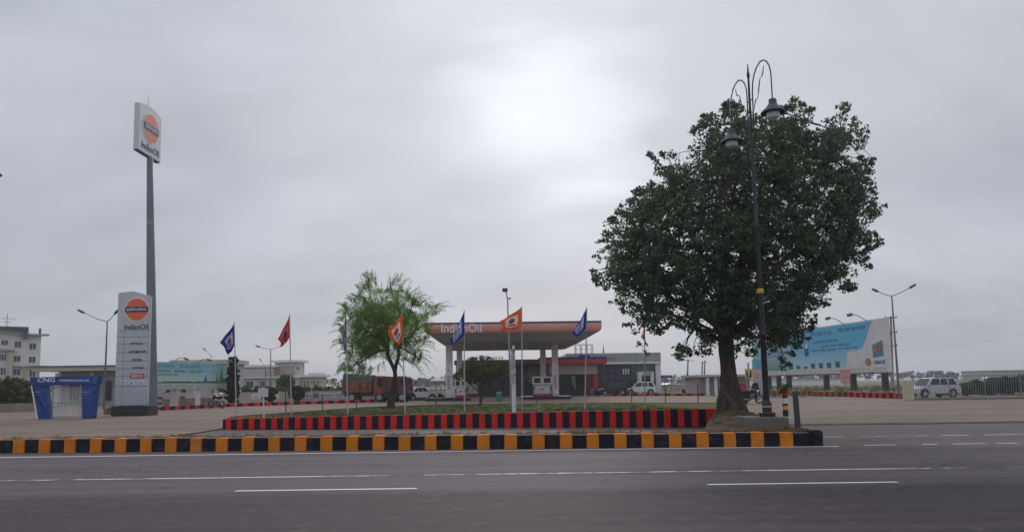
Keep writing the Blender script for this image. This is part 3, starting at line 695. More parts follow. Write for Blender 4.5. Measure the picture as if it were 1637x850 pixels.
# grass blades on the lawn, dry weeds on the strip
cs = []
for i in range(2600):
    x = rr.uniform(-10.6, 7.2); y = rr.uniform(27.2, 45)
    if y < backat(x) - .2 and y > lerp(fr[0][1], fr[1][1], (x - KA.x) / (KB.x - KA.x)) + .15: cs.append((x, y, lawn_z(x, y) + .015))
o = leaf_mesh('lawn_grass', cs, [.16] * len(cs), 9, .075, GRASSM, None, .12, -1.2, loc=(0, 34, 0), seed=13, aspect=.22); props(o, 'short patchy grass on the lawn behind the red wall', 'grass', kind='stuff')
cs = []
for i in range(260):
    x = rr.choice([rr.gauss(1.9, .5), rr.gauss(-2, 5), rr.gauss(6.5, .6), rr.uniform(-16, 6)]); yk = lerp(20.4, 17.62, (x + 42) / 49.) + .35
    cs.append((min(x, 7), yk + rr.random() ** 2 * .8, .33))
o = leaf_mesh('dry_weeds', cs, [.10] * len(cs), 14, .13, DRY, None, .35, -1.4, loc=(0, 18.6, .3), seed=14, aspect=.10); props(o, 'dry straw-coloured weeds along the top of the median strip', 'weeds', kind='stuff')

cs = [(TX + rr.gauss(0, 1.3), 21.6 + rr.random() * 2.6, 0) for _ in range(150)]; cs = [(x, y, strip_z(x, y) + .01) for x, y, z in cs if x < 7.2 and y < lerp(20.4, 17.62, (x + 42) / 49.) + strip_w(x) - .6 and not (P(1198, 681, 19.9).x - .2 < x and y < 21.4)]
o = leaf_mesh('fallen_leaves', cs, [.2] * len(cs), 7, .085, DRY, None, .08, 0, loc=(TX, 22, .4), seed=15); props(o, 'fallen dry leaves around the foot of the big tree', 'leaf litter', kind='stuff')

# ------------------------------------------------------------------ ornamental street lamps
def make_lamp(base, top, nearY, farY, label):
    b = Vector(base); t = Vector(top); o = thing('street_lamp', label, 'street lamp', b, group='ornate black street lamps'); ax = (t - b)
    pt = lambda z: b + ax * ((z - b.z) / (t.z - b.z))
    H = t.z - b.z
    mb = MB(); prof = [(.165, 0), (.165, .10), (.125, .14), (.13, .36), (.09, .44)]
    mb.lathe(b, prof, BLACKM, 16); 
    for k in range(4):
        a = k * math.pi / 2 + .5; mb.tube([b + Vector((math.cos(a) * .26, math.sin(a) * .26, .04)), b + Vector((math.cos(a) * .15, math.sin(a) * .15, .05))], .03, BLACKM, 6)
        mb.tube([b + Vector((math.cos(a) * .26, math.sin(a) * .26, 0)), b + Vector((math.cos(a) * .26, math.sin(a) * .26, .12))], .02, BLACKM, 6)
    mb.build('base', o, smooth=True)
    mb = MB(); mb.tube([pt(b.z + .26), pt(b.z + .30)], .145, YELP, 14); mb.build('base_ring', o, smooth=True)
    mb = MB(); zs = [(.40, .084), (2.2, .076), (2.22, .09), (2.28, .09), (2.30, .072), (H * .52, .062), (H * .525, .078), (H * .53, .078), (H * .535, .058), (H * .80, .040), (H * .96, .030)]
    mb.tube([pt(b.z + z) for z, r in zs], [r for z, r in zs], BLACKM, 12); mb.build('pole', o, smooth=True)
    mb = MB(); zr = b.z + H * .345; mb.tube([pt(zr - .07), pt(zr - .05), pt(zr + .05), pt(zr + .07)], [.07, .10, .10, .07], YELP, 12); mb.build('band', o, smooth=True)
    mb = MB(); mb.tube([pt(b.z + H * .955), pt(b.z + H * .965), pt(b.z + H * .975), t], [.03, .05, .03, .008], BLACKM, 10); mb.build('finial', o, smooth=True)
    d = Vector((.17, -1.0, 0)).normalized()
    zt = b.z + H * .985; zl = b.z + H * .80
    for sgn in (1, -1):
        e = d * sgn; aa = MB(); P0 = pt(zl)
        s0 = P0 + e * .16; top_z = zt - .05
        pts = [P0 + e * .05 + Vector((0, 0, .0)), s0 + Vector((0, 0, .05)), s0 + Vector((0, 0, (top_z - zl) * .55))]
        for k in range(9):
            an = math.pi - k / 8 * math.pi * .95; cx = .16 + .52
            pts.append(pt(zl) + e * (cx + math.cos(an) * .52) + Vector((0, 0, (top_z - zl) * .62 + math.sin(an) * (top_z - zl) * .36)))
        lx = .16 + 1.04; pts.append(pt(zl) + e * (lx + .01) + Vector((0, 0, (top_z - zl) * .25)))
        aa.tube(pts, .020, BLACKM, 8)
        for zz in (.25, .5): aa.tube([pt(zl + (top_z - zl) * zz), s0 + Vector((0, 0, (top_z - zl) * zz))], .014, BLACKM, 6)
        sc = []
        for k in range(14):
            u_ = k / 13; sc.append(pt(zl) + e * (.22 + .62 * u_) + Vector((0, 0, (top_z - zl) * (.30 + .58 * u_) + math.sin(u_ * 12.5) * .09)))
        aa.tube(sc, [.006 + .012 * abs(math.sin(k * .7)) for k in range(14)], BLACKM, 6)
        arm = aa.build('arm', o, smooth=True)
        L = pt(zl) + e * (lx + .01) + Vector((0, 0, (top_z - zl) * .25)); sh = MB()
        sh.lathe(L, [(.03, .05), (.09, .03), (.11, 0), (.11, -.09), (.14, -.14), (.21, -.23), (.305, -.31), (.318, -.345), (.31, -.36)], BLACKM, 24)
        s2 = sh.build('lamp_shade', arm, smooth=True)
        gm = MB(); gm.lathe(L, [(.175, -.27), (.18, -.43), (.16, -.49), (.09, -.53), (.01, -.54)], LAMPG, 20); gm.build('lamp_glass', arm, smooth=True)
    return o
YELP = mat('band_yellow', (.58, .33, .04), .6, 0, .2, 6, .2)
lb = P(1226.5, 661, 20.5); lb.z = PLZ - .005; lt = P(1195, 102, 20.5)
L1 = make_lamp(lb, lt, 21.6, 23.6, 'ornate black twin-arm street lamp standing in front of the big tree')
b2 = Vector((-15.62, 20.9, 0)); b2.z = 0; dup(L1, b2, 'ornate black street lamp mostly beyond the left frame edge, only its shade brim showing')

# bollards
mb = MB(); a = P(1276, 688, 18.7); a.z = .30; t = P(1271, 625, 18.7)
mb.tube([a, a.lerp(t, .03), t - Vector((0, 0, .01)), t], [.078, .072, .070, .062], BLACKM, 14); props(mb.build('bollard', smooth=True), 'leaning black round bollard at the right end of the median', 'bollard')
o = thing('striped_post', 'black post with yellow and white bands and a potted plant on top', 'post', Vector((P(1256, 661, 20.4).x, 20.4, PLZ)))
b = o.location.copy(); ztop = P(1254, 632, 20.4).z; h = ztop - b.z
mb = MB(); 
for z0, z1, m in ((0, .32, BLACKM), (.32, .52, YELP), (.52, .62, BLACKM), (.62, .88, WHITE), (.88, 1, BLACKM)): mb.tube([b + Vector((0, 0, h * z0)), b + Vector((0, 0, h * z1))], .075, m, 12)
mb.build('post', o, smooth=True)
props(o, 'black post with yellow and white bands and a potted plant on top', 'post')
p = thing('flower_pot', 'small red flower pot with a green plant on the striped post', 'plant pot', b + Vector((0, 0, h)))
mb = MB(); mb.lathe(b + Vector((0, 0, h)), [(.06, 0), (.095, .12), (.105, .14), (.09, .15)], REDP, 14); mb.build('pot', p, smooth=True)
leaf_mesh('plant', [(b.x + random.uniform(-.08, .08), b.y + random.uniform(-.08, .08), ztop + .12 + random.uniform(.0, .2)) for _ in range(14)], [.08] * 14, 26, .05, LEAF3, p, .8, -.3, seed=4)

# ------------------------------------------------------------------ flags
FB = m_flag('flag_blue', (.012, .03, .26), (.42, .50, .62), (.60, .10, .05)); FO = m_flag('flag_orange', (.66, .11, .02), (.66, .60, .56), (.62, .10, .03)); FW = m_flag('flag_white_fold', (.015, .04, .34), (.52, .56, .66), (.40, .44, .60)); FR = m_flag('flag_red', (.50, .05, .03), (.42, .16, .16), (.12, .03, .09))
def flag(label, top, bot, quad, m, Y):
    zb = lawn_z(P(bot[0], bot[1], Y).x, Y); b = P(bot[0], bot[1], Y); b.z = max(zb - .03, 0); t = P(top[0], top[1], Y + .25 * math.sin(top[0]))
    o = thing('flagpole', label, 'flag', b, group='flags on poles along the lawn')
    mb = MB(); mb.tube([b, b.lerp(t, .5), t], [.026, .022, .016], GREYP, 8); mb.tube([b, b + Vector((0, 0, .12))], [.05, .04], DGREYM, 8); mb.build('pole', o, smooth=True)
    mb = MB(); nu, nv = 16, 14; ht, hb, fb_, ft = [Vector((q[0], q[1], 0)) for q in quad]; vs = []; fs = []; uvs = []
    for i in range(nu + 1):
        u = i / nu
        for j in range(nv + 1):
            v = j / nv; q = (hb.lerp(fb_, u)).lerp(ht.lerp(ft, u), v)
            sag = math.sin(u * math.pi) * 1.6
            wv = (.15 * math.sin(u * 6 + v * 4.2 + top[0]) + .08 * math.sin(u * 15 - v * 6 + top[0])) * min(1, u * 2.5)
            vs.append(P(q.x + 1.7 * math.sin(v * 6 + top[0]) * u, q.y + sag + 1.4 * math.sin(u * 9 + v * 2 + top[0]) * u, Y - .03 + wv)); uvs.append((u, v))
    for i in range(nu):
        for j in range(nv): a = i * (nv + 1) + j; fs.append((a, a + nv + 1, a + nv + 2, a + 1))
    mb.add(vs, fs, m); f = mb.build('cloth', o, smooth=True); me = f.data; ul = me.uv_layers.new(name='UVMap')
    for lp in me.loops: ul.data[lp.index].uv = uvs[lp.vertex_index]
    return o
GREYP = mat('pole_grey', (.42, .42, .44), .5, .2, .1, 2)
flag('blue bordered flag furthest left, over the dark columnar tree', (374.5, 515), (378, 658), [(374.5, 517), (375.3, 551), (366.5, 567), (351.6, 546)], FB, 29.5)
flag('drooping red and orange flag second from the left', (463, 502), (466, 662), [(463, 504), (463.5, 539), (450, 554), (445, 541)], FR, 28.6)
flag('narrow furled blue and white flag at the left edge of the feathery tree', (553, 502), (556, 662), [(553, 503), (553, 537), (549, 562), (548.5, 530)], FB, 28.2)
flag('bright orange flag with white panel against the feathery tree', (642.5, 500), (648, 661), [(643, 501), (644.5, 537), (634.6, 553), (617.5, 529)], FO, 28)
flag('blue and white flag hanging across the sign lettering of the pump shelter', (742, 495), (742.5, 659), [(742.4, 496), (742, 536), (718, 551), (722, 540)], FW, 27.8)
flag('wide orange flag blown left over the middle of the pump shelter', (834, 489), (835, 659), [(834, 490.6), (833, 524), (802, 528.4), (800.7, 512)], FO, 27.6)
flag('blue flag before the right end of the pump shelter', (938, 491), (935, 658), [(937.8, 492), (936.4, 525), (919, 538), (915, 529)], FW, 27.4)
flag('thin red flag half hidden by the big tree leaves', (1030.6, 517), (1031, 656), [(1030.6, 519), (1030.6, 549), (1036, 553), (1025, 538)], FO, 27.2)

# white wrapped post, floodlight pole, sign board, chain posts
Y = 29.; a = P(822, 660, Y); a.z = .36; t = P(821, 552, Y)
o = thing('wrapped_post', 'thick white plastic-wrapped post standing alone in the middle of the lawn', 'post', a)
mb = MB(); mb.tube([a, a.lerp(t, .5), t], [.085, .070, .05], WHITEC, 12); mb.build('post', o, smooth=True)
mb = MB(); pts = []; rs = []
for i in range(15): q = a.lerp(t, .45 + .5 * i / 14) + Vector((-.035 + .01 * math.sin(i * 2), -.02, 0)); pts.append(q); rs.append(.085 + .02 * math.sin(i * 1.9) + .01 * math.sin(i * 5))
mb.tube(pts, rs, mat('wrap_plastic', (.42, .42, .50), .4, 0, .35, 9, .3, (.12, .12, .22)), 9); mb.build('wrapping', o, smooth=True)
Y = 41.; a = P(818, 650, Y); a.z = LZ - .02; t = P(809, 466, Y)
o = thing('floodlight_pole', 'slim grey pole with a small floodlight rising over the pump shelter', 'light pole', a)
mb = MB(); mb.tube([a, P(813.5, 545, Y), P(811.5, 480, Y), t], [.07, .05, .035, .03], GREYM, 10); mb.build('pole', o, smooth=True)
mb = MB(); mb.obox(t + Vector((-.22, -.12, -.02)), (.30, 0, -.03), (0, .2, .03), (.02, -.04, .22), DGREYM); mb.build('floodlight', o, bevel=.02)
mb = MB(); mb.tube([P(811.5, 476, Y), P(815, 477, Y)], .02, DGREYM, 6); mb.tube([P(815, 475.5, Y), P(815, 478.5, Y)], .05, DGREYM, 8); mb.build('bracket', o)
Y = 28.9; a = P(422, 663, Y); a.z = .35; t = P(420.5, 634, Y)
o = thing('sign_board', 'small white square sign board on a short post at the left of the lawn', 'sign', a)
mb = MB(); mb.tube([a, P(421, 620, Y)], .028, WHITE, 8); mb.build('post', o)
c0 = P(413, 634, Y - .05); c1 = P(428.5, 620, Y - .05)
mb = MB(); mb.box(c0.x, c1.x, Y - .06, Y - .03, c0.z, c1.z, WHITE); bo = mb.build('board', o)
mb = MB(); 
for k in range(3): scribble(mb, (c0.x + .05, Y - .066, c0.z + .06 + k * .09), (.28, 0, 0), (0, 0, .05), (0, -1, 0), GREYW, 3, k, False, .004)
mb.build('lettering', bo)
posts = [(457, 656, 621), (516, 653, 631), (570, 650, 636), (697, 647, 631), (858, 646, 632), (1010, 643, 621), (1064, 643, 617), (1116, 644, 614)]
for i, (x, yb, yt) in enumerate(posts):
    Y = G(x, yb, .1).y; mb = MB(); a = P(x, yb, Y); a.z = .02; t = P(x - .5, yt, Y); mb.tube([a, t], [.035, .03], BLACKM, 6); mb.tube([t, t + Vector((0, 0, .05))], [.05, .02], BLACKM, 6)
    props(mb.build('fence_post'), ['thin dark post just left of the second flagpole', 'thin dark post left of the feathery tree over the drive', 'short dark post before the rear of the orange truck', 'thin dark post left of the pump shelter leg', 'thin dark post under the middle of the pump shelter', 'thin dark post left of the white car at the showroom', 'thin dark post right of the white car at the showroom', 'thin dark post in front of the pale outbuilding'][i], 'post', 'thin posts behind the lawn')

# ------------------------------------------------------------------ roundel used on the station signs
def roundel(mb, c, u, v, nrm, r):
    c, u, v, nrm = Vector(c), Vector(u).normalized(), Vector(v).normalized(), Vector(nrm).normalized()
    disc(mb, c, u * r * 1.13, v * r * 1.13, nrm, WHITEC, thick=.02); disc(mb, c + nrm * .02, u * r, v * r, nrm, ORANGE, thick=.02)
    mb.obox(c - u * r * 1.04 - v * r * .24 + nrm * .04, u * r * 2.08, v * r * .48, nrm * .02, NAVY)
    text(mb, 'इंडियनऑयल', c - u * r * .9 - v * r * .15 + nrm * .06, u * r * 1.8, v * r * .30, nrm, WHITEC, .01)

# ------------------------------------------------------------------ tall pole sign
base = P(243.5, 655, 51.6); base.z = 0
o = thing('pole_sign', 'very tall grey mast carrying a white square sign with orange disc', 'sign', base)
mt = P(239.5, 251, 51.6); mb = MB(); mb.tube([base, base.lerp(mt, .5), mt], [.36, .30, .20], mat('mast_grey', (.155, .17, .205), .5, .4, .12, 1), 12); mb.tube([base, base + Vector((0, 0, .08))], .6, CONC, 12)
for k in (.22, .47, .73): q = base.lerp(mt, k); mb.tube([q, q + Vector((0, 0, .12))], [.36 - .14 * k, .36 - .14 * k], GREYM, 12)
mb.build('mast', o, smooth=True)
sx = P(219, 200, 50.0).x; y0, y1 = 50.0, 53.25; z0 = P(219, 238, 50).z; z1 = P(219, 164, 50).z
mb = MB(); n = 10; prof = []
for i in range(n + 1):
    t = i / n; prof.append((y0 + (y1 - y0) * t, z1 + .26 * math.sin(math.pi * t) + .0))
poly = [(y0, z0), (y1, z0)] + prof[::-1]
mb.prism(poly, (sx - .22, 0, 0), (0, 1, 0), (0, 0, 1), (.36, 0, 0), mat('panel_pale', (.56, .60, .60), .5, 0, .05, .8, .08, (.4, .42, .42)))
pn = mb.build('sign_panel', o, bevel=.02)
mb = MB(); mb.box(sx - .2, sx + .12, y0 + .05, y1 - .05, z0 - .06, z0, NAVY); mb.build('panel_rim', pn)
mb = MB(); roundel(mb, (sx + .142, (y0 + y1) / 2 + .1, (z0 + z1) / 2 + .35), (0, 1, 0), (0, 0, 1), (1, 0, 0), 1.02)
text(mb, 'IndianOil', (sx + .142, y0 + .45, z0 + .28), (0, 2.5, 0), (0, 0, .5), (1, 0, 0), NAVY, .02); mb.build('logo', pn)
mb = MB(); q = P(236, 175, 51.6); mb.tube([Vector((sx - .05, 51.6, z1)), Vector((sx - .05, 51.6, z1 + 1.3))], [.02, .006], DGREYM, 6); mb.build('lightning_rod', o)

# ------------------------------------------------------------------ totem sign
Y = 44.; xa = P(184, 600, Y).x; xb = P(236, 600, Y).x; zt = P(200, 467, Y).z; zb = P(200, 648, Y).z; w = xb - xa
base = Vector(((xa + xb) / 2, Y + .3, 0))
o = thing('totem_sign', 'grey and white station totem sign on a black plinth beside the tall mast', 'sign', base)
pa = P(177, 664, Y - .5); pb = P(236, 664, Y - .5)
mb = MB(); mb.box(pa.x, pb.x, Y - .5, Y + .75, 0, P(200, 649, Y - .5).z, mat('plinth_black', (.02, .02, .026), .6, 0, .3, 3, .15)); mb.build('plinth', o, bevel=.02)
zg = P(210, 528, Y).z
def toparc(t): return zt + (-.03 + .10 * math.sin(t * 2.4)) * 1 - max(0, t - .45) * .55
mb = MB()
for (za, zc, m, eps) in ((zb, zg, SIGNG, .0),):
    mb.box(xa, xb, Y, Y + .28, za, zc, m)
n = 12; poly = [(xa, zg)] + [(xb, zg)] + [(lerp(xb, xa, i / n), toparc(1 - i / n)) for i in range(n + 1)]
mb.prism(poly, (0, Y, 0), (1, 0, 0), (0, 0, 1), (0, .28, 0), SIGNL); body = mb.build('body', o, bevel=.03)
mb = MB(); mb.box(xa + .3, xb - .3, Y + .06, Y + .22, P(200, 649, Y).z - .02, zb, DGREYM); mb.build('foot', o)
mb = MB(); xs_ = P(196, 600, Y).x
for py in (538, 549, 563, 577, 589, 601, 617): z = P(210, py, Y).z; mb.box(xa + .02, xb - .01, Y - .006, Y - .001, z - .012, z + .012, DGREYM)
mb.box(xs_ - .008, xs_ + .008, Y - .006, Y - .0015, zb, zg, DGREYM); mb.build('seam', o)
mb = MB(); c = P(219, 494.5, Y); roundel(mb, (c.x, Y - .002, c.z), (1, 0, 0), (0, 0, 1), (0, -1, 0), .66)
def tline(body, x0, y1, x1, y0, m): 
    a = P(x0, y1, Y); b = P(x1, y0, Y); text(mb, body, (a.x, Y - .002, a.z), (b.x - a.x, 0, 0), (0, 0, b.z - a.z), (0, -1, 0), m, .012)
tline('IndianOil', 199, 526.5, 237, 517.5, NAVY); mb.build('logo', o)
for args in (('PETROL', 209, 551, 229, 547), ('AUTOMATION', 206, 564.5, 233, 559.5), ('DIESEL', 211, 576.5, 228, 572.5), ('AUTOGAS', 212, 589.5, 230, 585.5)):
    mb = MB(); tline(*args, BLACKM); mb.build('lettering', o)
mb = MB(); a = P(208, 604.5, Y); b = P(231, 596.5, Y); mb.box(a.x, b.x, Y - .012, Y - .001, a.z, b.z, REDP); rl = mb.build('red_label', o)
mb = MB(); a2 = P(210, 603, Y); b2 = P(229, 598, Y); text(mb, 'SERVO', (a2.x, Y - .013, a2.z), (b2.x - a2.x, 0, 0), (0, 0, b2.z - a2.z), (0, -1, 0), WHITEC, .006); mb.build('lettering', rl)
for k in range(5):
    mb = MB(); a = P(200 + k * 7.4, 614, Y); b = P(206 + k * 7.4, 608, Y); mb.box(a.x, b.x, Y - .012, Y - .001, a.z, b.z, WHITEC); cx, cz = (a.x + b.x) / 2, (a.z + b.z) / 2
    if k % 2: mb.prism([(-.06, -.06), (.06, -.06), (0, .07)], (cx, Y - .018, cz), (1, 0, 0), (0, 0, 1), (0, .005, 0), BLACKM)
    else: mb.box(cx - .055, cx + .055, Y - .018, Y - .013, cz - .03, cz + .035, BLACKM)
    mb.build('service_icon', o)
mb = MB(); a = P(211, 627, Y); b = P(219, 622, Y); scribble(mb, (a.x, Y - .002, a.z), (b.x - a.x, 0, 0), (0, 0, b.z - a.z), (0, -1, 0), WHITEC, 1, 3, False); mb.build('small_print', o)

# ------------------------------------------------------------------ blue gas station arch
Y = 40.6
def PX(x, y): p = P(x, y, Y); return (p.x, p.z)
base = P(101, 668, Y); base.z = 0
o = thing('entrance_arch', 'bright blue arch booth lettered CNG with barred gate on the left apron', 'arch', base)
D = .42
def pr(poly, m, y0=Y, d=D): mb.prism([PX(*p) for p in poly], (0, y0, 0), (1, 0, 0), (0, 0, 1), (0, d, 0), m)
mb = MB(); pr([(59, 669.5), (78, 669), (72, 616), (49, 616.5), (49, 613)], CBLUE); mb.build('pillar', o, bevel=.02)
mb = MB(); pr([(131, 668.5), (148, 668), (153.5, 613), (153.5, 611), (130, 611.5)], CBLUE); mb.build('pillar', o, bevel=.02)
mb = MB(); pr([(48.5, 616.5), (154.5, 613.5), (157.5, 600), (47.5, 603)], CBLUE, Y - .04, D + .08); tp = mb.build('header', o, bevel=.02)
mb = MB(); pr([(149, 613.0), (154.5, 612.9), (157.3, 600.3), (151.5, 600.6)], CGREEN, Y - .052, .01); mb.build('green_flash', tp)
mb = MB(); pr([(47.5, 604), (49.5, 604), (61.5, 670), (59, 670)], WHITEC, Y - .03, .02); mb.build('edge_strip', o)
mb = MB(); a = PX(61, 610.5); b = PX(89, 603.5); text(mb, 'CNG', (a[0], Y - .045, a[1]), (b[0] - a[0], 0, 0), (0, 0, b[1] - a[1]), (0, -1, 0), WHITEC, .02)
a = PX(95, 609.5); b = PX(143, 605.5); text(mb, 'COMPRESSED NATURAL GAS', (a[0], Y - .045, a[1]), (b[0] - a[0], 0, -.02), (0, 0, b[1] - a[1]), (0, -1, 0), WHITEC, .01)
for x in (53, 132):
    for k, (w_, c_) in enumerate(((12, WHITEC), (9, mat('pale_green', (.2, .45, .35))))):
        a = PX(x + k * 1.5, 627 + k * 4.3); b = PX(x + k * 1.5 + w_, 624.6 + k * 4.3); scribble(mb, (a[0], Y - .003, a[1]), (b[0] - a[0], 0, 0), (0, 0, b[1] - a[1]), (0, -1, 0), c_, 2, k, False)
mb.build('lettering', o)
mb = MB()
for zz in (.55, 1.1, 1.62):
    for xa_, xb_ in ((57 - zz * 3.6, 78 - zz * 2), (131, 149 + zz * 3)): a = PX(xa_ + 1.5, 640)[0]; b = PX(xb_ - .5, 640)[0]; mb.box(a, b, Y - .004, Y - .001, zz, zz + .015, DGREYM)
mb.build('seam', o)
mb = MB(); x0, z0 = PX(78, 669); x1, z1 = PX(131, 617)
mb.box(x0 + .01, x0 + .06, Y + .2, Y + .26, 0.02, z1, GREYM); mb.box(x1 - .06, x1 - .01, Y + .2, Y + .26, 0.02, z1, GREYM)
for z in (.08, z1 * .48, z1 - .05): mb.box(x0 + .06, x1 - .06, Y + .21, Y + .25, z, z + .05, GREYM)
for k in range(1, 22): x = lerp(x0, x1, k / 22); mb.box(x - .012, x + .012, Y + .22, Y + .242, .1, z1, WHITE)
mb.build('barred_gate', o)

# ------------------------------------------------------------------ simple buildings
def bld(name, label, cat, x0, x1, Y, depth, z1, m, pylist=None):
    a = P(x0, 620, Y).x; b = P(x1, 620, Y).x
    return thing(name, label, cat, Vector(((a + b) / 2, Y + depth / 2, 0))), a, b
def wbox(name, par, x0, x1, y0, y1, z0, z1, m, bev=0., world=True): mb = MB(); mb.box(x0, x1, y0, y1, z0, z1, m); return mb.build(name, par, bevel=bev, world=world)
def window(par, x0, x1, z0, z1, Y, glass=None, sill=True, bars=1, m=None, world=True):
    m = m or WHITE; mb = MB(); t = .08
    mb.box(x0, x1, Y - .06, Y - .003, z0, z0 + t, m); mb.box(x0, x1, Y - .06, Y - .003, z1 - t, z1, m)
    mb.box(x0, x0 + t, Y - .06, Y - .003, z0 + t, z1 - t, m); mb.box(x1 - t, x1, Y - .06, Y - .003, z0 + t, z1 - t, m)
    for k in range(1, bars + 1): xx = lerp(x0, x1, k / (bars + 1)); mb.box(xx - .03, xx + .03, Y - .05, Y - .003, z0 + t, z1 - t, m)
    f = mb.build('window', par, world=world); mb = MB(); mb.box(x0 + t, x1 - t, Y - .025, Y - .002, z0 + t, z1 - t, glass or WINGLASS); mb.build('pane', f, world=world)
# hotel at the left edge, its front turned towards the road junction
HC = P(65, 560, 132); HC = Vector((HC.x, 132, 0)); HA = R(33)
H = thing('hotel_building', 'white four-storey building with dark roof edge at the left frame edge', 'building', HC, HA)
hr = Vector((math.cos(HA), math.sin(HA), 0)); hn = Vector((-math.sin(HA), math.cos(HA), 0))
def HF(px, py, dy=0.):
    d = ray(px, py); o_ = Vector((0, 0, CH)); t = ((HC - o_).dot(hn) + dy) / d.dot(hn); p = o_ + d * t; return (p - HC).dot(hr), p.z
hx = lambda px, dy=0.: HF(px, 560, dy)[0]
def hz(py, px=40, dy=0.): return HF(px, py, dy)[1]
hb = lambda name, x0, x1, y0, y1, z0, z1, m: wbox(name, H, x0, x1, y0, y1, z0, z1, m, world=False)
ZW = hz(536, 50)
hb('wall', hx(-90), 0, 0, 14, 0, ZW, WHITE)
hb('wall', hx(-90), hx(20), -.9, -.003, 0, hz(561, 10), mat('pale_wall', (.48, .49, .50), .8, 0, .08, .5, .1))
hb('ledge', hx(-90), hx(23), -1.5, -.02, hz(561, 10), hz(557.5, 10), GREYW)
hb('ledge', hx(22), .9, -.6, -.004, hz(586), hz(584), GREYW)
hb('ledge', hx(24), 1.2, -.8, 1, ZW, ZW + .3, GREYW)
hb('column', hx(14), hx(21), -1.2, -.91, 0, hz(561, 10) - .01, CREAM); hb('column', hx(38), hx(45), -.4, -.003, 0, hz(586) - .01, TAN); hb('column', hx(61), 0, -.4, -.003, 0, hz(586) - .01, TAN)
RD = mat('roof_dark', (.06, .062, .08), .7, 0, .2, 1); zr_ = hz(523, 40)
hb('roof', hx(-90), hx(44), -1.4, 11, hz(527, 40), zr_, RD); hb('penthouse', hx(-90), hx(40), .5, 10, ZW + .001, hz(527, 40) - .002, WHITE)
hb('roof_pier', hx(36), hx(43), -1.2, .4, hz(541), hz(527, 40) - .004, RD)
hb('roof_pier', hx(60.5), hx(64.5), .5, 1.5, ZW + .301, hz(524.5, 62), RD)
for x0, x1, yt, yb in ((1, 13, 543, 552), (22, 34, 545, 556), (46, 58, 548, 559), (22, 34, 568, 578), (46, 58, 569, 580), (22, 35, 589, 600), (48, 59, 589, 603)):
    window(H, hx(x0), hx(x1), hz(yb, (x0 + x1) / 2), hz(yt, (x0 + x1) / 2), 0, bars=1, world=False)
for x0, x1, yt, yb in ((-22, -8, 566, 577), (-2, 12, 566, 577), (-22, -8, 587, 600), (-2, 12, 587, 600)): window(H, hx(x0), hx(x1), hz(yb, 5), hz(yt, 5), -.9, bars=2, world=False)
mb = MB(); qx = hx(8); mb.tube([(qx, 3, zr_), (qx, 3, zr_ + 2.6)], .05, DGREYM, 6); mb.tube([(qx - 1, 3, zr_ + 1.7), (qx + 1.2, 3, zr_ + 1.7)], .04, DGREYM, 5); mb.tube([(qx - .6, 3, zr_ + 1.1), (qx + .6, 3, zr_ + 1.1)], .04, DGREYM, 5); mb.build('antenna', H, world=False)
# wall at the far left
a = G(-120, 662); b = G(62, 657)
mb = MB(); mb.obox((a.x, a.y, 0), (b.x - a.x, b.y - a.y, 0), (0, .3, 0), (0, 0, .62), mat('pink_stone', (.26, .19, .165), .9, 0, .2, 1, .3, bump=.4)); props(mb.build('boundary_wall'), 'low pinkish stone wall below the hotel hedge', 'wall')
# flat-roofed pavilion behind the arch
Y = 74.; B = thing('flat_roofed_building', 'low grey building with a broad flat slab roof behind the blue arch', 'building', Vector((P(130, 640, Y).x, Y + 6, 0)))
X = lambda px: P(px, 610, Y).x; Z = lambda py, px=130: P(px, py, Y).z
wbox('wall', B, X(94), X(252), Y, Y + 12, 0, Z(593), GREYW); wbox('roof', B, X(66), X(256), Y - 1.6, Y + 13, Z(593), Z(585), CREAM)
wbox('roof_edge', B, X(66) - .1, X(256) + .1, Y - 1.72, Y - 1.61, Z(586.5), Z(584.6), CONCD)
wbox('column', B, X(104), X(108), Y - 1.0, Y - .5, 0, Z(593) - .01, GREYW); wbox('column', B, X(153), X(157), Y - 1.0, Y - .5, 0, Z(593) - .01, CREAM)
wbox('annexe', B, X(68), X(94), Y + 2, Y + 9, 0, Z(595), WHITEC)
window(B, X(168), X(180), Z(640, 172), Z(608, 172), Y, DKGLASS, bars=1, m=DGREYM); window(B, X(112), X(128), Z(640), Z(608), Y, DKGLASS, bars=2, m=DGREYM); window(B, X(134), X(148), Z(640), Z(608), Y, DKGLASS, bars=1, m=DGREYM)
mb = MB(); a = G(150, 663.5); b = G(186, 662); mb.obox((a.x, a.y + 1, 0), (b.x - a.x, 0, 0), (0, 1.8, 0), (0, 0, .25), CONCD); props(mb.build('rubble_bed', bevel=.05), 'dark low planter bed between the blue arch and totem plinth', 'planter')
leaf_mesh_o = leaf_mesh('planter_weeds', [(lerp(a.x, b.x, random.random()), a.y + 1.8 + random.uniform(-.6, .6), .3) for _ in range(24)], [.3] * 24, 22, .12, LEAF3, None, .5, -.4, loc=(a.x, a.y, 0), seed=31); props(leaf_mesh_o, 'scrubby weeds in the dark planter beside the totem plinth', 'weeds', kind='stuff')
a = G(246, 652.5); b = G(338, 648.5); a.y += 1.5; b.y += 1.5
mb = MB(); mb.obox((a.x, a.y, 0), (b.x - a.x, b.y - a.y, 0), (-.2, .2, 0), (0, 0, .72), mat('yard_wall', (.30, .25, .20), .9, 0, .25, 1.2, .4, (.15, .12, .10), .5)); props(mb.build('yard_wall'), 'low dusty tan wall under the green billboard, in front of the silver car', 'wall')
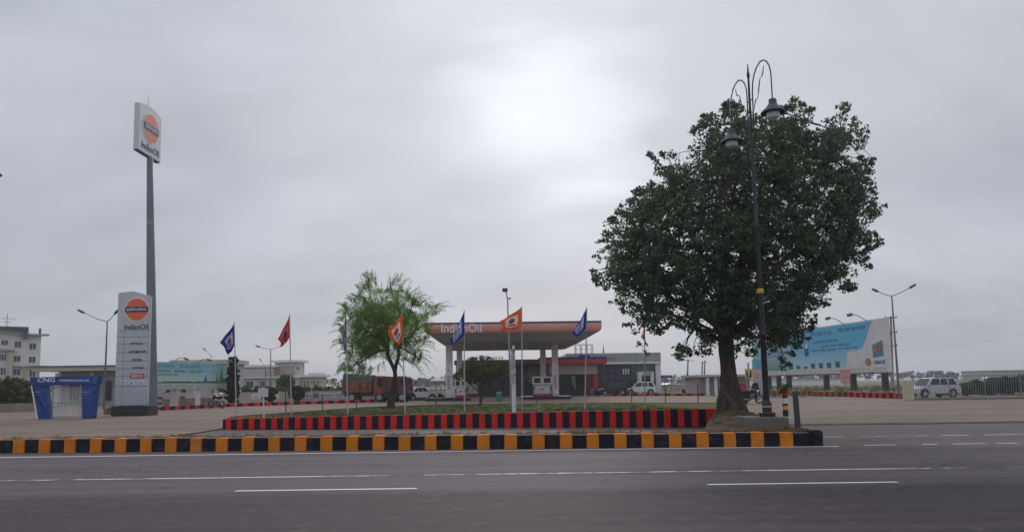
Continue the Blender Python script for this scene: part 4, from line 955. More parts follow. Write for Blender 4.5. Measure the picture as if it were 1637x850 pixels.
# slab-roofed block behind the green billboard
Y = 118.; B = thing('slab_roofed_building', 'long grey building with overhanging flat roof above the green billboard', 'building', Vector((P(320, 640, Y).x, Y + 6, 0)))
wbox('wall', B, P(286, 600, Y).x, P(372, 600, Y).x, Y, Y + 5, 0, P(320, 582, Y).z, GREYW); wbox('roof', B, P(277, 600, Y).x, P(376, 600, Y).x, Y - 1.5, Y + 6, P(320, 582, Y).z, P(320, 575.5, Y).z, CREAM)
for k in range(4): window(B, P(292 + k * 21, 600, Y).x, P(306 + k * 21, 600, Y).x, P(320, 610, Y).z, P(320, 588, Y).z, Y, bars=1)
# cream mansion
Y = 150.; B = thing('cream_mansion', 'large cream building with stepped flat roofs beyond the boundary wall', 'building', Vector((P(450, 640, Y).x, Y + 8, 0)))
X = lambda px: P(px, 600, Y).x; Z = lambda py, px=450: P(px, py, Y).z
def blk(x0, x1, yt, dy, depth, m, lip=True, z0=0.):
    wbox('wall', B, X(x0), X(x1), Y + dy, Y + dy + depth, z0, Z(yt), m)
    if lip: wbox('cornice', B, X(x0) - .7, X(x1) + .7, Y + dy - .7, Y + dy + depth + .7, Z(yt), Z(yt) + .45, WHITE); wbox('string_course', B, X(x0) - .25, X(x1) + .25, Y + dy - .25, Y + dy - .004, Z(yt + 5.5), Z(yt + 4), WHITE)
blk(383, 436, 586, 0, 6, CREAM); blk(434, 472, 578.5, 2, 4.5, CREAM); blk(476, 512, 603, 1, 4, CREAM); blk(495, 506, 599.5, 2, 2, WHITE)
wbox('terrace', B, X(383), X(480), Y - 3, Y - .71, 0, Z(604), CREAM); wbox('cornice', B, X(381), X(482), Y - 3.6, Y - .72, Z(604), Z(601.5), WHITE)
wbox('wall', B, X(440), X(465), Y + 1.9, Y + 1.99, Z(598), Z(586), TAN); wbox('balcony', B, X(392), X(425), Y - .5, Y - .01, Z(602), Z(592), GREYW)
for x0, x1 in ((386, 394), (402, 414), (424, 432), (470, 476)): window(B, X(x0), X(x1), Z(619), Z(608), Y - 3, DKGLASS, bars=1)
for x0, x1 in ((483, 486), (489, 492), (499, 502), (505, 508)): window(B, X(x0), X(x1), Z(618), Z(609), Y + 1, DKGLASS, bars=0)
for x0, x1 in ((469, 475),): window(B, X(x0), X(x1), Z(592), Z(585), Y + 2, bars=1)
for x in (397, 418, 436, 460): wbox('column', B, X(x) - .3, X(x) + .3, Y - 3.3, Y - 3.003, 0, Z(604) - .01, CREAM)
# boundary wall with painted adverts
a = G(372, 646.5); b = G(552, 642.5); a.y += 5; b.y += 3; u = (b - a); 
B = thing('boundary_wall', 'long cream boundary wall with faded painted adverts left of the trucks', 'wall', Vector((*((a + b) / 2).xy, 0)))
wt = P(460, 625.5, (a.y + b.y) / 2).z; mb = MB(); mb.obox((a.x - 6, a.y - u.y / u.x * 6, 0), (u.x * 1.35 + 6, u.y * 1.35 + u.y / u.x * 6, 0), (0, .3, 0), (0, 0, wt), mat('wall_wash', (.40, .36, .31), .9, 0, .18, .6, .3, (.22, .19, .16))); mb.build('wall', B)
nn = Vector((u.y, -u.x, 0)).normalized(); us = u.normalized(); mb = MB()
for t0, w_, c_, sd in ((.0, 2.6, WHITE, 1), (.42, 2.4, MATS['sign_grey'], 2), (.60, 7.5, MATS['sign_grey'], 3)):
    o_ = Vector((a.x, a.y, wt * .38)) + u * t0 + nn * .004; mb.obox(o_, us * w_, (0, 0, wt * .48), nn * .006, c_)
    scribble(mb, o_ + us * .2 + Vector((0, 0, .12)) + nn * .008, us * (w_ - .4), (0, 0, .35), nn, NAVY if sd != 1 else REDP, 3, sd, False, .004)
mb.build('painted_advert', B)

# ------------------------------------------------------------------ billboards
def board_frame(x0, y0t, y0b, Y0, x1, y1t, y1b, Y1):
    A = P(x0, y0b, Y0); At = P(x0, y0t, Y0); Bb = P(x1, y1b, Y1); u = Vector((Bb.x - A.x, Bb.y - A.y, 0)); return A, u, At.z - A.z
# left, green and blue
A, u, h = board_frame(238, 577.5, 621, 57.5, 368.5, 589.5, 624.5, 68.)
A.z = 1.62; h = 2.05
us = u.normalized(); nn = Vector((us.y, -us.x, 0)); L = u.length
B = thing('billboard', 'long green and blue landscape billboard on concrete pillars beside the mast', 'billboard', Vector((*(A + u * .5).xy, 0)))
s = NT('landscape_print'); w_ = s.coord('World'); sp_ = s.add('ShaderNodeSeparateXYZ'); s.l.new(w_, sp_.inputs[0])
nz = s.noise(s.coord('World', (1, 1, 2)), 1.1, 5, .6)
zz = s.math('ADD', sp_.outputs[2], s.math('MULTIPLY', s.math('SUBTRACT', nz, .5), .35))
c = s.mix(s.mapr(zz, 2.2, 3.4), (.42, .56, .54), (.16, .44, .50)); c = s.mix(s.mapr(s.noise(s.coord('World', (.3, .3, 4)), 1.6, 4), .5, .62, 0, .6), c, (.42, .58, .55))
c = s.mix(s.mapr(zz, 2.16, 2.10), c, (.05, .13, .09)); c = s.mix(s.mapr(sp_.outputs[2], 1.99, 1.985), c, (.42, .48, .44)); s.base(c); PRINT = s.m
mb = MB(); mb.obox(A, u, nn * .25, (0, 0, h), PRINT); pn = mb.build('panel', B)
mb = MB(); mb.obox(A - Vector((0, 0, .12)) - nn * .01, u, nn * .28, (0, 0, .12), GREYW); mb.obox(A + u * 1.0001 + nn * -.01, us * .07, nn * .27, (0, 0, h), CREAM); mb.build('frame', pn)
mb = MB(); f0 = A + nn * .251
for k, (t0, t1, z) in enumerate(((.04, .25, 1.62), (.30, .55, 1.66), (.04, .6, 1.25), (.06, .30, .95))): scribble(mb, f0 + u * t0 + Vector((0, 0, z)), u * (t1 - t0), (0, 0, .20), nn, mat('print_teal', (.04, .20, .24)), 4, k, True, .008)
for t0, hh, wd in ((.80, 1.25, .06), (.755, .8, .035), (.845, .5, .03)): mb.prism([(0, 0), (wd * L, 0), (wd * L * .62, hh * .7), (wd * L * .5, hh), (wd * L * .35, hh * .6)], f0 + u * t0 + Vector((0, 0, .45)), us, (0, 0, 1), nn * .008, mat('print_green', (.05, .20, .12)))
mb.prism([(0, 0), (.45, 0), (.35, .35), (.25, .55), (.15, .4)], f0 + u * .6 + Vector((0, 0, .5)), us, (0, 0, 1), nn * .008, mat('print_blue', (.02, .10, .42)))
for k in range(4): scribble(mb, f0 + u * (.02 + k * .25) + Vector((0, 0, .12)), u * .2, (0, 0, .14), nn, mat('print_dkgreen', (.10, .20, .15)), 4, k + 9, False, .006)
scribble(mb, f0 + u * .93 + Vector((0, 0, .2)), u * .05, (0, 0, .2), nn, NAVY, 1, 4); mb.build('print', pn)
for i, px in enumerate((272, 308, 340, 366)):
    t = (px - 238) / 130.5; q = A + u * (t + .10 * t * (1 - t)) ; mb = MB(); r = .30 if i == 0 else .16
    mb.obox((q.x - r, q.y - .15, 0), (2 * r, 0, 0), (0, .3, 0), (0, 0, A.z - .13), WHITE if i else CREAM); mb.build('pillar', B)
mb = MB()
for k in range(3): q = f0 + u * (.2 + k * .28) + Vector((0, 0, h)); mb.tube([q, q + nn * .8 + Vector((0, 0, .35)), q + nn * 1.3 + Vector((0, 0, .25))], .03, GREYM, 6); mb.tube([q + nn * 1.2 + Vector((0, 0, .3)), q + nn * 1.55 + Vector((0, 0, .18))], .09, DGREYM, 6)
mb.build('lamp_arm', B)
# right, large blue
Y1, Y0 = 75., 104.
A, u, h = board_frame(1205, 545, 606, Y0, 1419, 508.5, 594, Y1)
zt = P(1416, 508.5, Y1).z; zb_ = P(1419, 594, Y1).z; A.z = zb_; h = zt - zb_
us = u.normalized(); nn = Vector((us.y, -us.x, 0)); nn = -nn if nn.x > 0 else nn; L = u.length
B = thing('billboard', 'huge pale blue and white billboard behind the big tree on dark legs', 'billboard', Vector((*(A + u * .5).xy, 0)))
s = NT('sky_print'); w_ = s.coord('World'); sp_ = s.add('ShaderNodeSeparateXYZ'); s.l.new(w_, sp_.inputs[0])
nz = s.noise(s.coord('World', (1, .2, 1.4)), .8, 4); zz = s.math('ADD', sp_.outputs[2], s.math('MULTIPLY', s.math('SUBTRACT', nz, .5), 1.6))
c = s.mix(s.mapr(zz, 2.9, 5.4), (.42, .58, .62), (.085, .40, .62)); c = s.mix(s.mapr(sp_.outputs[1], 93, 95.5), c, s.mix(s.mapr(zz, 2.6, 4.6), (.12, .20, .16), (.25, .42, .46))); s.base(c); SKYP = s.m
mb = MB(); mb.obox(A, u, nn * -.35, (0, 0, h), WHITE); pn = mb.build('panel', B)
fr0 = A + nn * .003
def bp(t, z): return (t * L, z * h)
def bpoly(pts, m, e=.006): mb.prism([bp(*p) for p in pts], fr0 + nn * (e - .003), us, (0, 0, 1), nn * .004, m)
mb = MB(); bpoly([(0, .10), (.80, .10), (.86, .42), (.95 - .02, .99), (0, .99)], SKYP)
bpoly([(.76, .10), (.86, .10), (.90, .55), (.84, .44), (.77, .42)], WHITE, .012)
bpoly([(0, .0), (1, 0), (1, .09), (0, .09)], mat('print_cream', (.52, .50, .46)), .012)
bpoly([(.925, .28), (.985, .30), (.982, .60), (.922, .52)], mat('photo_frame', (.06, .22, .36)), .012); bpoly([(.93, .36), (.98, .39), (.978, .55), (.928, .48)], mat('photo_brown', (.22, .12, .10), .6, 0, .6, 2), .017)
for k, (t0, t1, z, s2) in enumerate(((.52, .68, .82, .055), (.72, .90, .84, .055), (.54, .72, .66, .035), (.60, .80, .56, .03), (.52, .84, .48, .03), (.10, .3, .52, .03), (.08, .26, .44, .03))):
    scribble(mb, fr0 + u * t0 + Vector((0, 0, z * h)) + nn * .014, u * (t1 - t0), (0, 0, s2 * h * 1.4), nn, mat('print_navy', (.03, .09, .25)), 4 if k < 2 else 6, k + 40, True, .006)
for k in range(7): q = fr0 + u * (.34 + k * .058) + Vector((0, 0, .12 * h)) + nn * .014; mb.obox(q, us * L * .03, (0, 0, h * random.uniform(.05, .14)), nn * .004, MATS['print_navy'])
mb.obox(fr0 + u * .47 + Vector((0, 0, .40 * h)) + nn * .014, us * .9, (0, 0, .26 * h), nn * .004, MATS['print_navy']); disc(mb, fr0 + u * .486 + Vector((0, 0, .62 * h)) + nn * .02, us * .35, (0, 0, .3), nn, WHITE, 16, .004)
disc(mb, fr0 + u * .895 + Vector((0, 0, .20 * h)) + nn * .014, us * .5, (0, 0, .42), nn, mat('crest', (.42, .16, .12)), 16, .006)
text(mb, 'IndianOil', fr0 + u * .93 + Vector((0, 0, .155 * h)) + nn * .014, u * .058, (0, 0, .08 * h), nn, MATS['print_navy'], .006)
mb.build('print', pn)
mb = MB(); e_ = A + u; mb.obox(e_ + Vector((0, 0, -.05)), us * .18, nn * -.38, (0, 0, h + .08), WHITE); mb.obox(A + Vector((0, 0, -.16)) - nn * .1, u, nn * -.5, (0, 0, .14), DGREYM); mb.obox(A - nn * .05 + Vector((0, 0, h)), u, nn * -.3, (0, 0, .08), CARW); mb.build('frame', pn)
for t in (.15, .24, .33, .62, .80, .985):
    q = A + u * t; lg = MB(); lg.obox((q.x - .12, q.y + .05, 0), (.5, 0, 0), (0, .5, 0), (0, 0, zb_ - .17), mat('leg_dark', (.045, .03, .04), .7, .2, .3, 2)); l_ = lg.build('leg', B)
    pm = MB(); pm.box(q.x - 1.0, q.x + 1.2, q.y - .9, q.y + 1.3, 0, .34, mat('plinth_cream', (.42, .37, .29), .9, 0, .2, 1, .2)); pm.build('plinth', l_, bevel=.06)
for t in (.55, .76, .90):
    q = A + u * t + Vector((0, 0, h)); lm = MB(); e1 = q + nn * 1.6 + Vector((-.2, -.1, .75)); lm.tube([q, q + nn * 1.0 + Vector((0, 0, .55)), e1], .045, GREYM, 6); a_ = lm.build('lamp_arm', B)
    lm = MB(); lm.obox(e1 + Vector((-.35, -.25, -.35)), (.45, 0, .1), (0, .4, 0), (-.05, 0, .32), DGREYM); lm.build('floodlight', a_, bevel=.03)
# red notice and small sign in front
q = P(1353, 628, 68); q.z = 0
o = thing('notice_board', 'tall pale red notice board on a post below the blue billboard', 'sign', q); a = P(1345, 612, 68); b = P(1359.5, 590.5, 68)
mb = MB(); mb.prism([(a.x, a.z), (b.x - .12, a.z - .1), (b.x, b.z), (a.x - .05, b.z)], (0, 68, 0), (1, 0, 0), (0, 0, 1), (0, .06, 0), WOODR); pn = mb.build('board', o)
mb = MB(); 
for k in range(4): scribble(mb, (a.x + .1, 67.99, a.z + .18 + k * .28), (b.x - a.x - .25, 0, 0), (0, 0, .12), (0, -1, 0), REDP if k % 2 else WHITE, 3, k, False, .006)
mb.build('lettering', pn); mb = MB(); mb.tube([(q.x, 68.05, 0), (q.x, 68.1, a.z + .2)], .05, GREYM, 8); mb.build('post', o)
# yellow numbered sign and tall banner near the big tree
Y = 62.; a = P(1191.5, 604.5, Y); b = P(1203, 589, Y); q = Vector(((a.x + b.x) / 2, Y, 0))
o = thing('number_sign', 'yellow framed black sign with a white 7 just right of the big trunk', 'sign', q)
mb = MB(); mb.box(a.x, b.x, Y, Y + .06, a.z, b.z, mat('sign_yellow', (.62, .42, .05), .6, 0, .1, 2)); pn = mb.build('board', o); mb = MB(); mb.box(a.x + .1, b.x - .1, Y - .008, Y - .001, a.z + .08, b.z - .18, BLACKM); mb.build('panel', pn)
mb = MB(); text(mb, '7', (a.x + .2, Y - .01, a.z + .14), (.22, 0, 0), (0, 0, .42), (0, -1, 0), WHITEC, .005); mb.build('number', pn); mb = MB(); mb.tube([(q.x, Y + .1, 0), (q.x, Y + .1, b.z + .5)], .06, DGREYM, 8); mb.build('post', o)
a = P(1206, 640, 70); a.z = 0
o = thing('banner_stand', 'tall pale poster panel with teal top between the trunk and street lamp', 'banner', a); x0, x1 = P(1204, 600, 70).x, P(1218, 600, 70).x
for z0, z1, m, nme in ((0.0, P(1210, 607, 70).z, GREYW, 'lower_panel'), (P(1210, 607, 70).z, P(1210, 590, 70).z, mat('banner_pink', (.45, .30, .34), .6, 0, .3, 1.5), 'middle_panel'), (P(1210, 590, 70).z, P(1210, 574, 70).z, mat('banner_teal', (.10, .36, .42), .6, 0, .2, 1), 'top_panel')):
    wbox(nme, o, x0, x1, 70, 70.15, z0, z1, m)

# ------------------------------------------------------------------ pump shelter
th = R(0.6)
CX, CY = P(819, 560, 69).x, 79.5; hw0, hd0 = 8.3, 10.5
Cn = thing('pump_canopy', 'large white and orange shelter roof with raised white lettering over the fuel pumps', 'canopy', (CX, CY, 0), th)
ztop = P(819, 514, 69).z
def ring(inset, z, sh=0.): return [(-hw0 + inset + sh, -hd0 + inset, z), (hw0 - inset + sh, -hd0 + inset, z), (hw0 - inset + sh, hd0 - inset, z), (-hw0 + inset + sh, hd0 - inset, z)]
def loft(mb, rings, m):
    for a, b in zip(rings[:-1], rings[1:]): mb.add(a + b, [(i, (i + 1) % 4, 4 + (i + 1) % 4, 4 + i) for i in range(4)], m)
mb = MB(); loft(mb, [ring(0, ztop), ring(0, ztop - .16)], NAVY); loft(mb, [ring(.02, ztop - .16), ring(.0, ztop - .5), ring(.04, ztop - .75), ring(.14, ztop - .93), ring(.30, ztop - 1.02)], FASC); mb.build('fascia', Cn, world=False, smooth=False)
mb = MB(); loft(mb, [ring(.30, ztop - 1.02), ring(1.6, ztop - 1.75, -.35), ring(2.2, ztop - 1.82, -.35)], SOFF); r_ = ring(2.2, ztop - 1.82, -.35); mb.add(r_, [(0, 1, 2, 3)], SOFF)
mb.build('soffit', Cn, world=False); mb = MB(); r_ = ring(.01, ztop - .02); mb.add(r_, [(0, 1, 2, 3)], GREYW); mb.build('roof', Cn, world=False)
mb = MB(); xl = P(704, 525, 69).x - CX; xr = P(768, 525, 69).x - CX; text(mb, 'IndianOil', (xl, -hd0 - .015, ztop - .95), (xr - xl, 0, 0), (0, 0, .82), (0, -1, 0), WHITEC, .05); mb.build('lettering', Cn, world=False)
for lx_ in (-5, -1.7, 1.6, 4.9):
    for ly_ in (-6, -1, 4): mb = MB(); mb.box(lx_ - .35 - .35, lx_ + .35 - .35, ly_ - .35, ly_ + .35, ztop - 1.88, ztop - 1.823, WHITE); mb.build('ceiling_light', Cn, world=False)
def column(px, Yc, banner=True):
    x = P(px, 600, Yc).x - CX; y = Yc - CY; mb = MB(); mb.box(x - .32, x + .32, y - .32, y + .32, .3, ztop - 1.80, WHITE); cobj = mb.build('column', Cn, world=False, bevel=.03)
    if banner:
        mb = MB(); za = 1.55 - (632 - 614) * Yc / F + .15; zc = za + 3.1
        mb.box(x - .33, x + .33, y - .36, y - .325, za, zc, WHITEC); mb.build('banner', cobj, world=False)
        mb = MB(); text(mb, 'XP95', (x + .17, y - .362, za + .45), (0, 0, 1.45), (-.34, 0, 0), (0, -1, 0), mat('magenta', (.45, .02, .12)), .006); text(mb, 'X', (x - .09, y - .362, za + 2.3), (.18, 0, 0), (0, 0, .2), (0, -1, 0), NAVY, .006); mb.build('banner_print', cobj, world=False)
column(717.5, 74.); column(887, 76.); column(736, 88., False); column(869.5, 87., False)
def island(label, px, Yc, w_=2.6):
    x = P(px, 630, Yc).x; mb = MB(); mb.box(x - w_, x + w_ * .75, Yc - .8, Yc + .8, 0.006, .30, BLACKM); props(mb.build('pump_island', bevel=.08), label, 'pump island', 'pump islands under the shelter roof')
island('black kerbed pump island under the left front shelter leg', 722, 74.); island('black kerbed pump island under the right front shelter leg', 878, 76., 3.)
def pump(label, px, Yc, w_, h_, red=True):
    x = P(px, 630, Yc).x; o = thing('fuel_pump', label, 'fuel pump', (x, Yc, .30), group='fuel pumps under the shelter'); m0 = WHITE
    wbox('base', o, x - w_ / 2, x + w_ / 2, Yc - .3, Yc + .3, .30, .55, REDP); wbox('cabinet', o, x - w_ / 2 + .03, x + w_ / 2 - .03, Yc - .27, Yc + .27, .55, .3 + h_ * .55, m0, .03)
    wbox('head', o, x - w_ / 2, x + w_ / 2, Yc - .3, Yc + .3, .3 + h_ * .58, .3 + h_, m0, .03); wbox('neck', o, x - w_ / 2 + .1, x + w_ / 2 - .1, Yc - .2, Yc + .2, .3 + h_ * .55, .3 + h_ * .58, DGREYM)
    for sx_ in (-1, 1):
        wbox('display', o, x + sx_ * w_ * .25 - w_ * .16, x + sx_ * w_ * .25 + w_ * .16, Yc - .32, Yc - .301, .3 + h_ * .68, .3 + h_ * .92, DKGLASS)
        mb = MB(); xx = x + sx_ * w_ * .42; mb.box(xx - .05, xx + .05, Yc - .36, Yc - .275, .3 + h_ * .30, .3 + h_ * .50, BLACKM); nz = mb.build('nozzle', o)
        mb = MB(); mb.tube([(xx, Yc - .34, .3 + h_ * .3), (xx + sx_ * .1, Yc - .42, .3 + h_ * .12), (xx + sx_ * .14, Yc - .3, .3 + h_ * .35), (xx + sx_ * .06, Yc - .2, .3 + h_ * .9)], .022, DARK, 6); mb.build('hose', nz)
    mb = MB(); disc(mb, (x, Yc - .274, .3 + h_ * .35), (.14, 0, 0), (0, 0, .14), (0, -1, 0), ORANGE, 16, .01); mb.build('logo', o)
pump('wide white and red fuel pump beside the right shelter leg', 867, 75.6, 2.0, 2.0); pump('white fuel pump behind the left shelter leg', 737, 73.6, 1.15, 1.75); pump('grey fuel pump deep in shade behind the small tree', 756, 86., 1.3, 1.9)
# green bin
c = P(798, 641, 66); c.z = .004; mb = MB(); mb.lathe(c, [(.20, 0), (.24, .25), (.27, .75), (.28, .78), (.24, .86), (.10, .90), (.01, .90)], mat('bin_green', (.01, .20, .13), .5), 18); props(mb.build('litter_bin', smooth=True), 'bright green rounded bin in front of the sales building', 'bin')

# ------------------------------------------------------------------ sales building
Y = 94.; B = thing('sales_building', 'dark fronted station shop with red and blue fascia under the shelter', 'building', Vector((P(840, 630, Y).x, Y + 5, 0)))
X = lambda px: P(px, 600, Y).x; Z = lambda py, px=840: P(px, py, Y).z
BR = mat('brown_wall', (.05, .038, .042), .8, 0, .2, .5, .2)
wbox('wall', B, X(729), X(874), Y, Y + 9, 0, Z(577), BR); wbox('fascia', B, X(727), X(874), Y - .8, Y - .005, Z(582), Z(574.5), MAROON)
wbox('wall', B, X(877), X(953.5), Y - .9, Y + 8, Z(598, 910), Z(583, 910), CREAM); wbox('wall', B, X(874.2), X(945), Y + 2.2, Y + 8, 0, Z(598, 910) - .01, mat('teal_wall', (.05, .075, .085), .6, 0, .3, .8))
wbox('red_pier', B, X(868), X(876.5), Y - 1, Y + .3, 0, Z(583), MAROON)
wbox('fascia_band', B, X(862), X(968), Y - 1.8, Y + 8.5, Z(582, 910), Z(575, 910), REDP); wbox('fascia_band', B, X(862), X(966), Y - 1.75, Y + 8.4, Z(575, 910) + .003, Z(571, 910), NAVY); wbox('roof_sign', B, X(924), X(942), Y - 1.6, Y - 1.3, Z(571, 910) + .003, Z(568, 930), NAVY)
for px, m in ((951, REDP), (939.5, MAROON), (963, MAROON)):
    if px == 963: continue
    wbox('column', B, X(px) - .35, X(px) + .3, Y - .8, Y - .2, 0, Z(598, 930) - .012, m)
wbox('poster', B, X(915), X(922), Y + 1.9, Y + 2.15, Z(621, 918), Z(600, 918), WHITEC); wbox('poster', B, X(943), X(948), Y + 1.0, Y + 1.2, Z(630, 946), Z(620, 946), WHITEC)
for x0, x1, yt, yb in ((742, 760, 592, 622), (768, 790, 590, 624), (797, 822, 596, 616), (830, 846, 594, 618)): window(B, X(x0), X(x1), Z(yb, 790), Z(yt, 790), Y, DKGLASS, bars=1, m=DGREYM)
window(B, X(880), X(912), Z(620, 900), Z(600, 900), Y + 2.2, GNGLASS, bars=2, m=GREYW)
wbox('shop_panel', B, X(845), X(866), Y - .1, Y - .004, Z(612, 850), Z(586, 850), CONCD); wbox('counter', B, X(880), X(935), Y + .6, Y + 1.5, 0, Z(622, 900), mat('counter_dark', (.05, .045, .05), .6))
# overhead rooftop shed
def shed(name, label, x0, x1, Yc, ytop, ybase, zb0, m, rail=True):
    a = P(x0, 600, Yc).x; b = P(x1, 600, Yc).x; zt_ = P((x0 + x1) / 2, ytop, Yc).z; o = thing(name, label, 'shed', ((a + b) / 2, Yc, zb0)); mb = MB()
    mb.add([(a, Yc - 1, zt_ - .35), (b, Yc - 1, zt_ - .35), (b - .4, Yc + 1, zt_), (a + .4, Yc + 1, zt_), (a, Yc - 1, zt_ - .40), (b, Yc - 1, zt_ - .40), (b - .4, Yc + 1, zt_ - .05), (a + .4, Yc + 1, zt_ - .05)], [(0, 1, 2, 3), (7, 6, 5, 4), (0, 4, 5, 1), (1, 5, 6, 2), (2, 6, 7, 3), (3, 7, 4, 0)], m); mb.build('roof', o)
    for sx_ in (.06, .35, .65, .94):
        for sy in (-.9, .9): xx = lerp(a, b, sx_); mb = MB(); mb.tube([(xx, Yc + sy, zb0), (xx, Yc + sy, zt_ - .38 + (.27 if sy > 0 else 0))], .045, GREYM, 6); mb.build('leg', o)
    if rail:
        mb = MB()
        for k in (.35, .6): z = lerp(zb0, zt_, k); mb.tube([(a, Yc - .9, z), (b, Yc - .9, z)], .03, GREYM, 6)
        mb.build('rail', o)
    return o
shed('rooftop_shed', 'pale open frame shed on the roof behind the right end of the shelter', 919, 949, 102, 548, 568, P(930, 571, 94).z, GREYW)
shed('canopy_shed', 'open shed with flat grey roof and rails left of the shelter leg', 688, 714, 96, 604, 636, 0, GREYW)
o = thing('metal_enclosure', 'low grey railed enclosure between the white car and the shelter leg', 'railing', (P(695, 640, 92).x, 92, 0)); mb = MB(); a = P(676, 640, 92).x; b = P(716, 640, 92).x
for k in range(17): x = lerp(a, b, k / 16); mb.tube([(x, 92, 0), (x, 92, P(695, 623, 92).z)], .025, DGREYM, 5)
mb.build('bars', o); mb = MB(); 
for z in (.2, P(695, 623, 92).z): mb.tube([(a, 92, z), (b, 92, z)], .04, DGREYM, 6)
mb.build('rails', o)
bush('low_bush', 'low dark bush row at the left foot of the shelter', 'bush', 697, 640, 629, 30, 84, LEAFC, 60, 40, .14, seed=88)

# ------------------------------------------------------------------ showroom
Y = 108.; B = thing('car_showroom', 'grey clad showroom with dark glass front right of the shelter', 'building', Vector((P(995, 630, Y).x, Y + 8, 0)))
X = lambda px: P(px, 600, Y).x; Z = lambda py, px=995: P(px, py, Y).z
wbox('wall', B, X(905), X(1055.5), Y + .3, Y + 18, 0, Z(580), GREYW); wbox('cladding', B, X(905), X(1056), Y - .6, Y + 18.5, Z(580), Z(564), CLAD); wbox('trim', B, X(905), X(1056.5), Y - .7, Y - .005 - .6, Z(581.5), Z(579), WHITEC)
mb = MB()
for py in (568, 572, 576): mb.box(X(905), X(1056), Y - .606, Y - .601, Z(py), Z(py) + .04, DGREYM)
for k in range(9): xx = lerp(X(920), X(1056), k / 8.5); mb.box(xx, xx + .04, Y - .606, Y - .6015, Z(579), Z(564), DGREYM)
mb.build('joint', B)
wbox('corner_pier', B, X(1047.5), X(1055.6), Y - .5, Y + .29, 0, Z(581.6), WHITE)
mb = MB(); mb.box(X(930), X(1011), Y - .1, Y + .28, .2, Z(582), DKGLASS); gl = mb.build('glass_front', B); mb = MB(); mb.box(X(1011), X(1047.4), Y - .12, Y + .28, .2, Z(582), GNGLASS); g2_ = mb.build('glass_front', B)  # right pane: green colour stands in for a reflection
mb = MB()
for k in range(11): xx = lerp(X(932), X(1046), k / 10); mb.box(xx - .035, xx + .035, Y - .17, Y - .125, .2, Z(582), DGREYM)
for py in (592, 603, 613): mb.box(X(930), X(1047), Y - .165, Y - .123, Z(py) - .03, Z(py) + .03, DGREYM)
mb.build('mullion', B)
mb = MB()
for k in range(3): mb.box(X(995.5 + k * 4), X(997.5 + k * 4), Y - .19, Y - .175, Z(598), Z(589), LAMPG)
mb.build('reflection_stripe', B)  # pale stripes imitating mirrored reflections on the dark glass
mb = MB(); mb.box(X(1017.5), X(1042), Y - 1.6, Y - .18, 0, Z(594.5), WHITE); po = mb.build('entrance_portal', B); mb = MB(); mb.box(X(1023), X(1036.5), Y - 1.66, Y - 1.603, .05, Z(600), DKGLASS); mb.build('door', po)
mb = MB(); mb.box(X(1025), X(1039), Y - 1.66, Y - 1.603, Z(597.7), Z(596.3), REDP); mb.build('sign', po)
for px in (1021, 1040): wbox('wall_lamp', po, X(px) - .3, X(px) + .3, Y - 1.8, Y - 1.603, Z(612.5), Z(610.5), NAVY)
mb = MB(); text(mb, 'NISSAN', (X(942), Y - .61, Z(574.5)), (X(983) - X(942), 0, 0), (0, 0, Z(569.5) - Z(574.5)), (0, -1, 0), mat('letter_red', (.42, .02, .10)), .05); mb.build('lettering', B)
mb = MB(); q = P(965, 565, Y + 2); mb.tube([q, q + Vector((0, 0, 1.4))], .03, DGREYM, 6); mb.add([q + Vector((0, 0, 1.3)), q + Vector((.12, 0, .2)), q + Vector((-.14, .05, .1))], [(0, 1, 2)], REDP); mb.build('roof_pennant', B)
Y = 112.; B = thing('roadside_shelter', 'small dark flat canopy on thin posts right of the showroom', 'shelter', (P(1063, 630, Y).x, Y, 0)); wbox('roof', B, P(1056.5, 600, Y).x, P(1071.5, 600, Y).x, Y - 1.5, Y + 1.5, P(1063, 604, Y).z, P(1063, 599.5, Y).z, DGREYM)
for px in (1059, 1070): mb = MB(); mb.tube([(P(px, 600, Y).x, Y - 1.3, 0), (P(px, 600, Y).x, Y - 1.3, P(1063, 604, Y).z)], .06, GREYM, 6); mb.build('post', B)
# pale tents
for i, (px, w_, pt_) in enumerate(((1076, 16, 612), (1090, 14, 613), (1058, 12, 615))):
    Y = 130. + i * 3; xa = P(px - w_ / 2, 620, Y).x; xb = P(px + w_ / 2, 620, Y).x; zt_ = P(px, pt_, Y).z; zw = 1.1; o = thing('canvas_tent', ['pale canvas tent in the middle of the open yard', 'pale canvas tent nearest the pale outbuilding', 'pale canvas tent just right of the showroom corner'][i], 'tent', ((xa + xb) / 2, Y + 3, 0), group='pale tents beside the showroom')
    mb = MB(); mb.prism([(xa - .3, zw), (xb + .3, zw), (lerp(xa, xb, .7), zt_), (lerp(xa, xb, .3), zt_)], (0, Y, 0), (1, 0, 0), (0, 0, 1), (0, 6, 0), WHITE); mb.build('roof', o); wbox('wall', o, xa, xb, Y + .1, Y + 5.9, 0, zw - .01, GREYW)
# pale outbuilding behind the trunk
Y = 84.; B = thing('outbuilding', 'small pale flat-roofed outbuilding with pillars behind the big trunk', 'building', Vector((P(1160, 630, Y).x, Y + 4, 0)))
X = lambda px: P(px, 600, Y).x; Z = lambda py, px=1150: P(px, py, Y).z
wbox('wall', B, X(1118), X(1196), Y, Y + 7, 0, Z(602), GREYW); wbox('roof', B, X(1112), X(1200), Y - 1.2, Y + 7.6, Z(602), Z(598.5), CREAM)
for px in (1127, 1140): wbox('pillar', B, X(px) - .14, X(px) + .22, Y - .9, Y - .6, 0, Z(602) - .01, WHITE)
window(B, X(1130), X(1136), Z(630), Z(606), Y, DKGLASS, bars=0); window(B, X(1145), X(1154), Z(630), Z(604), Y, WINGLASS, bars=1)

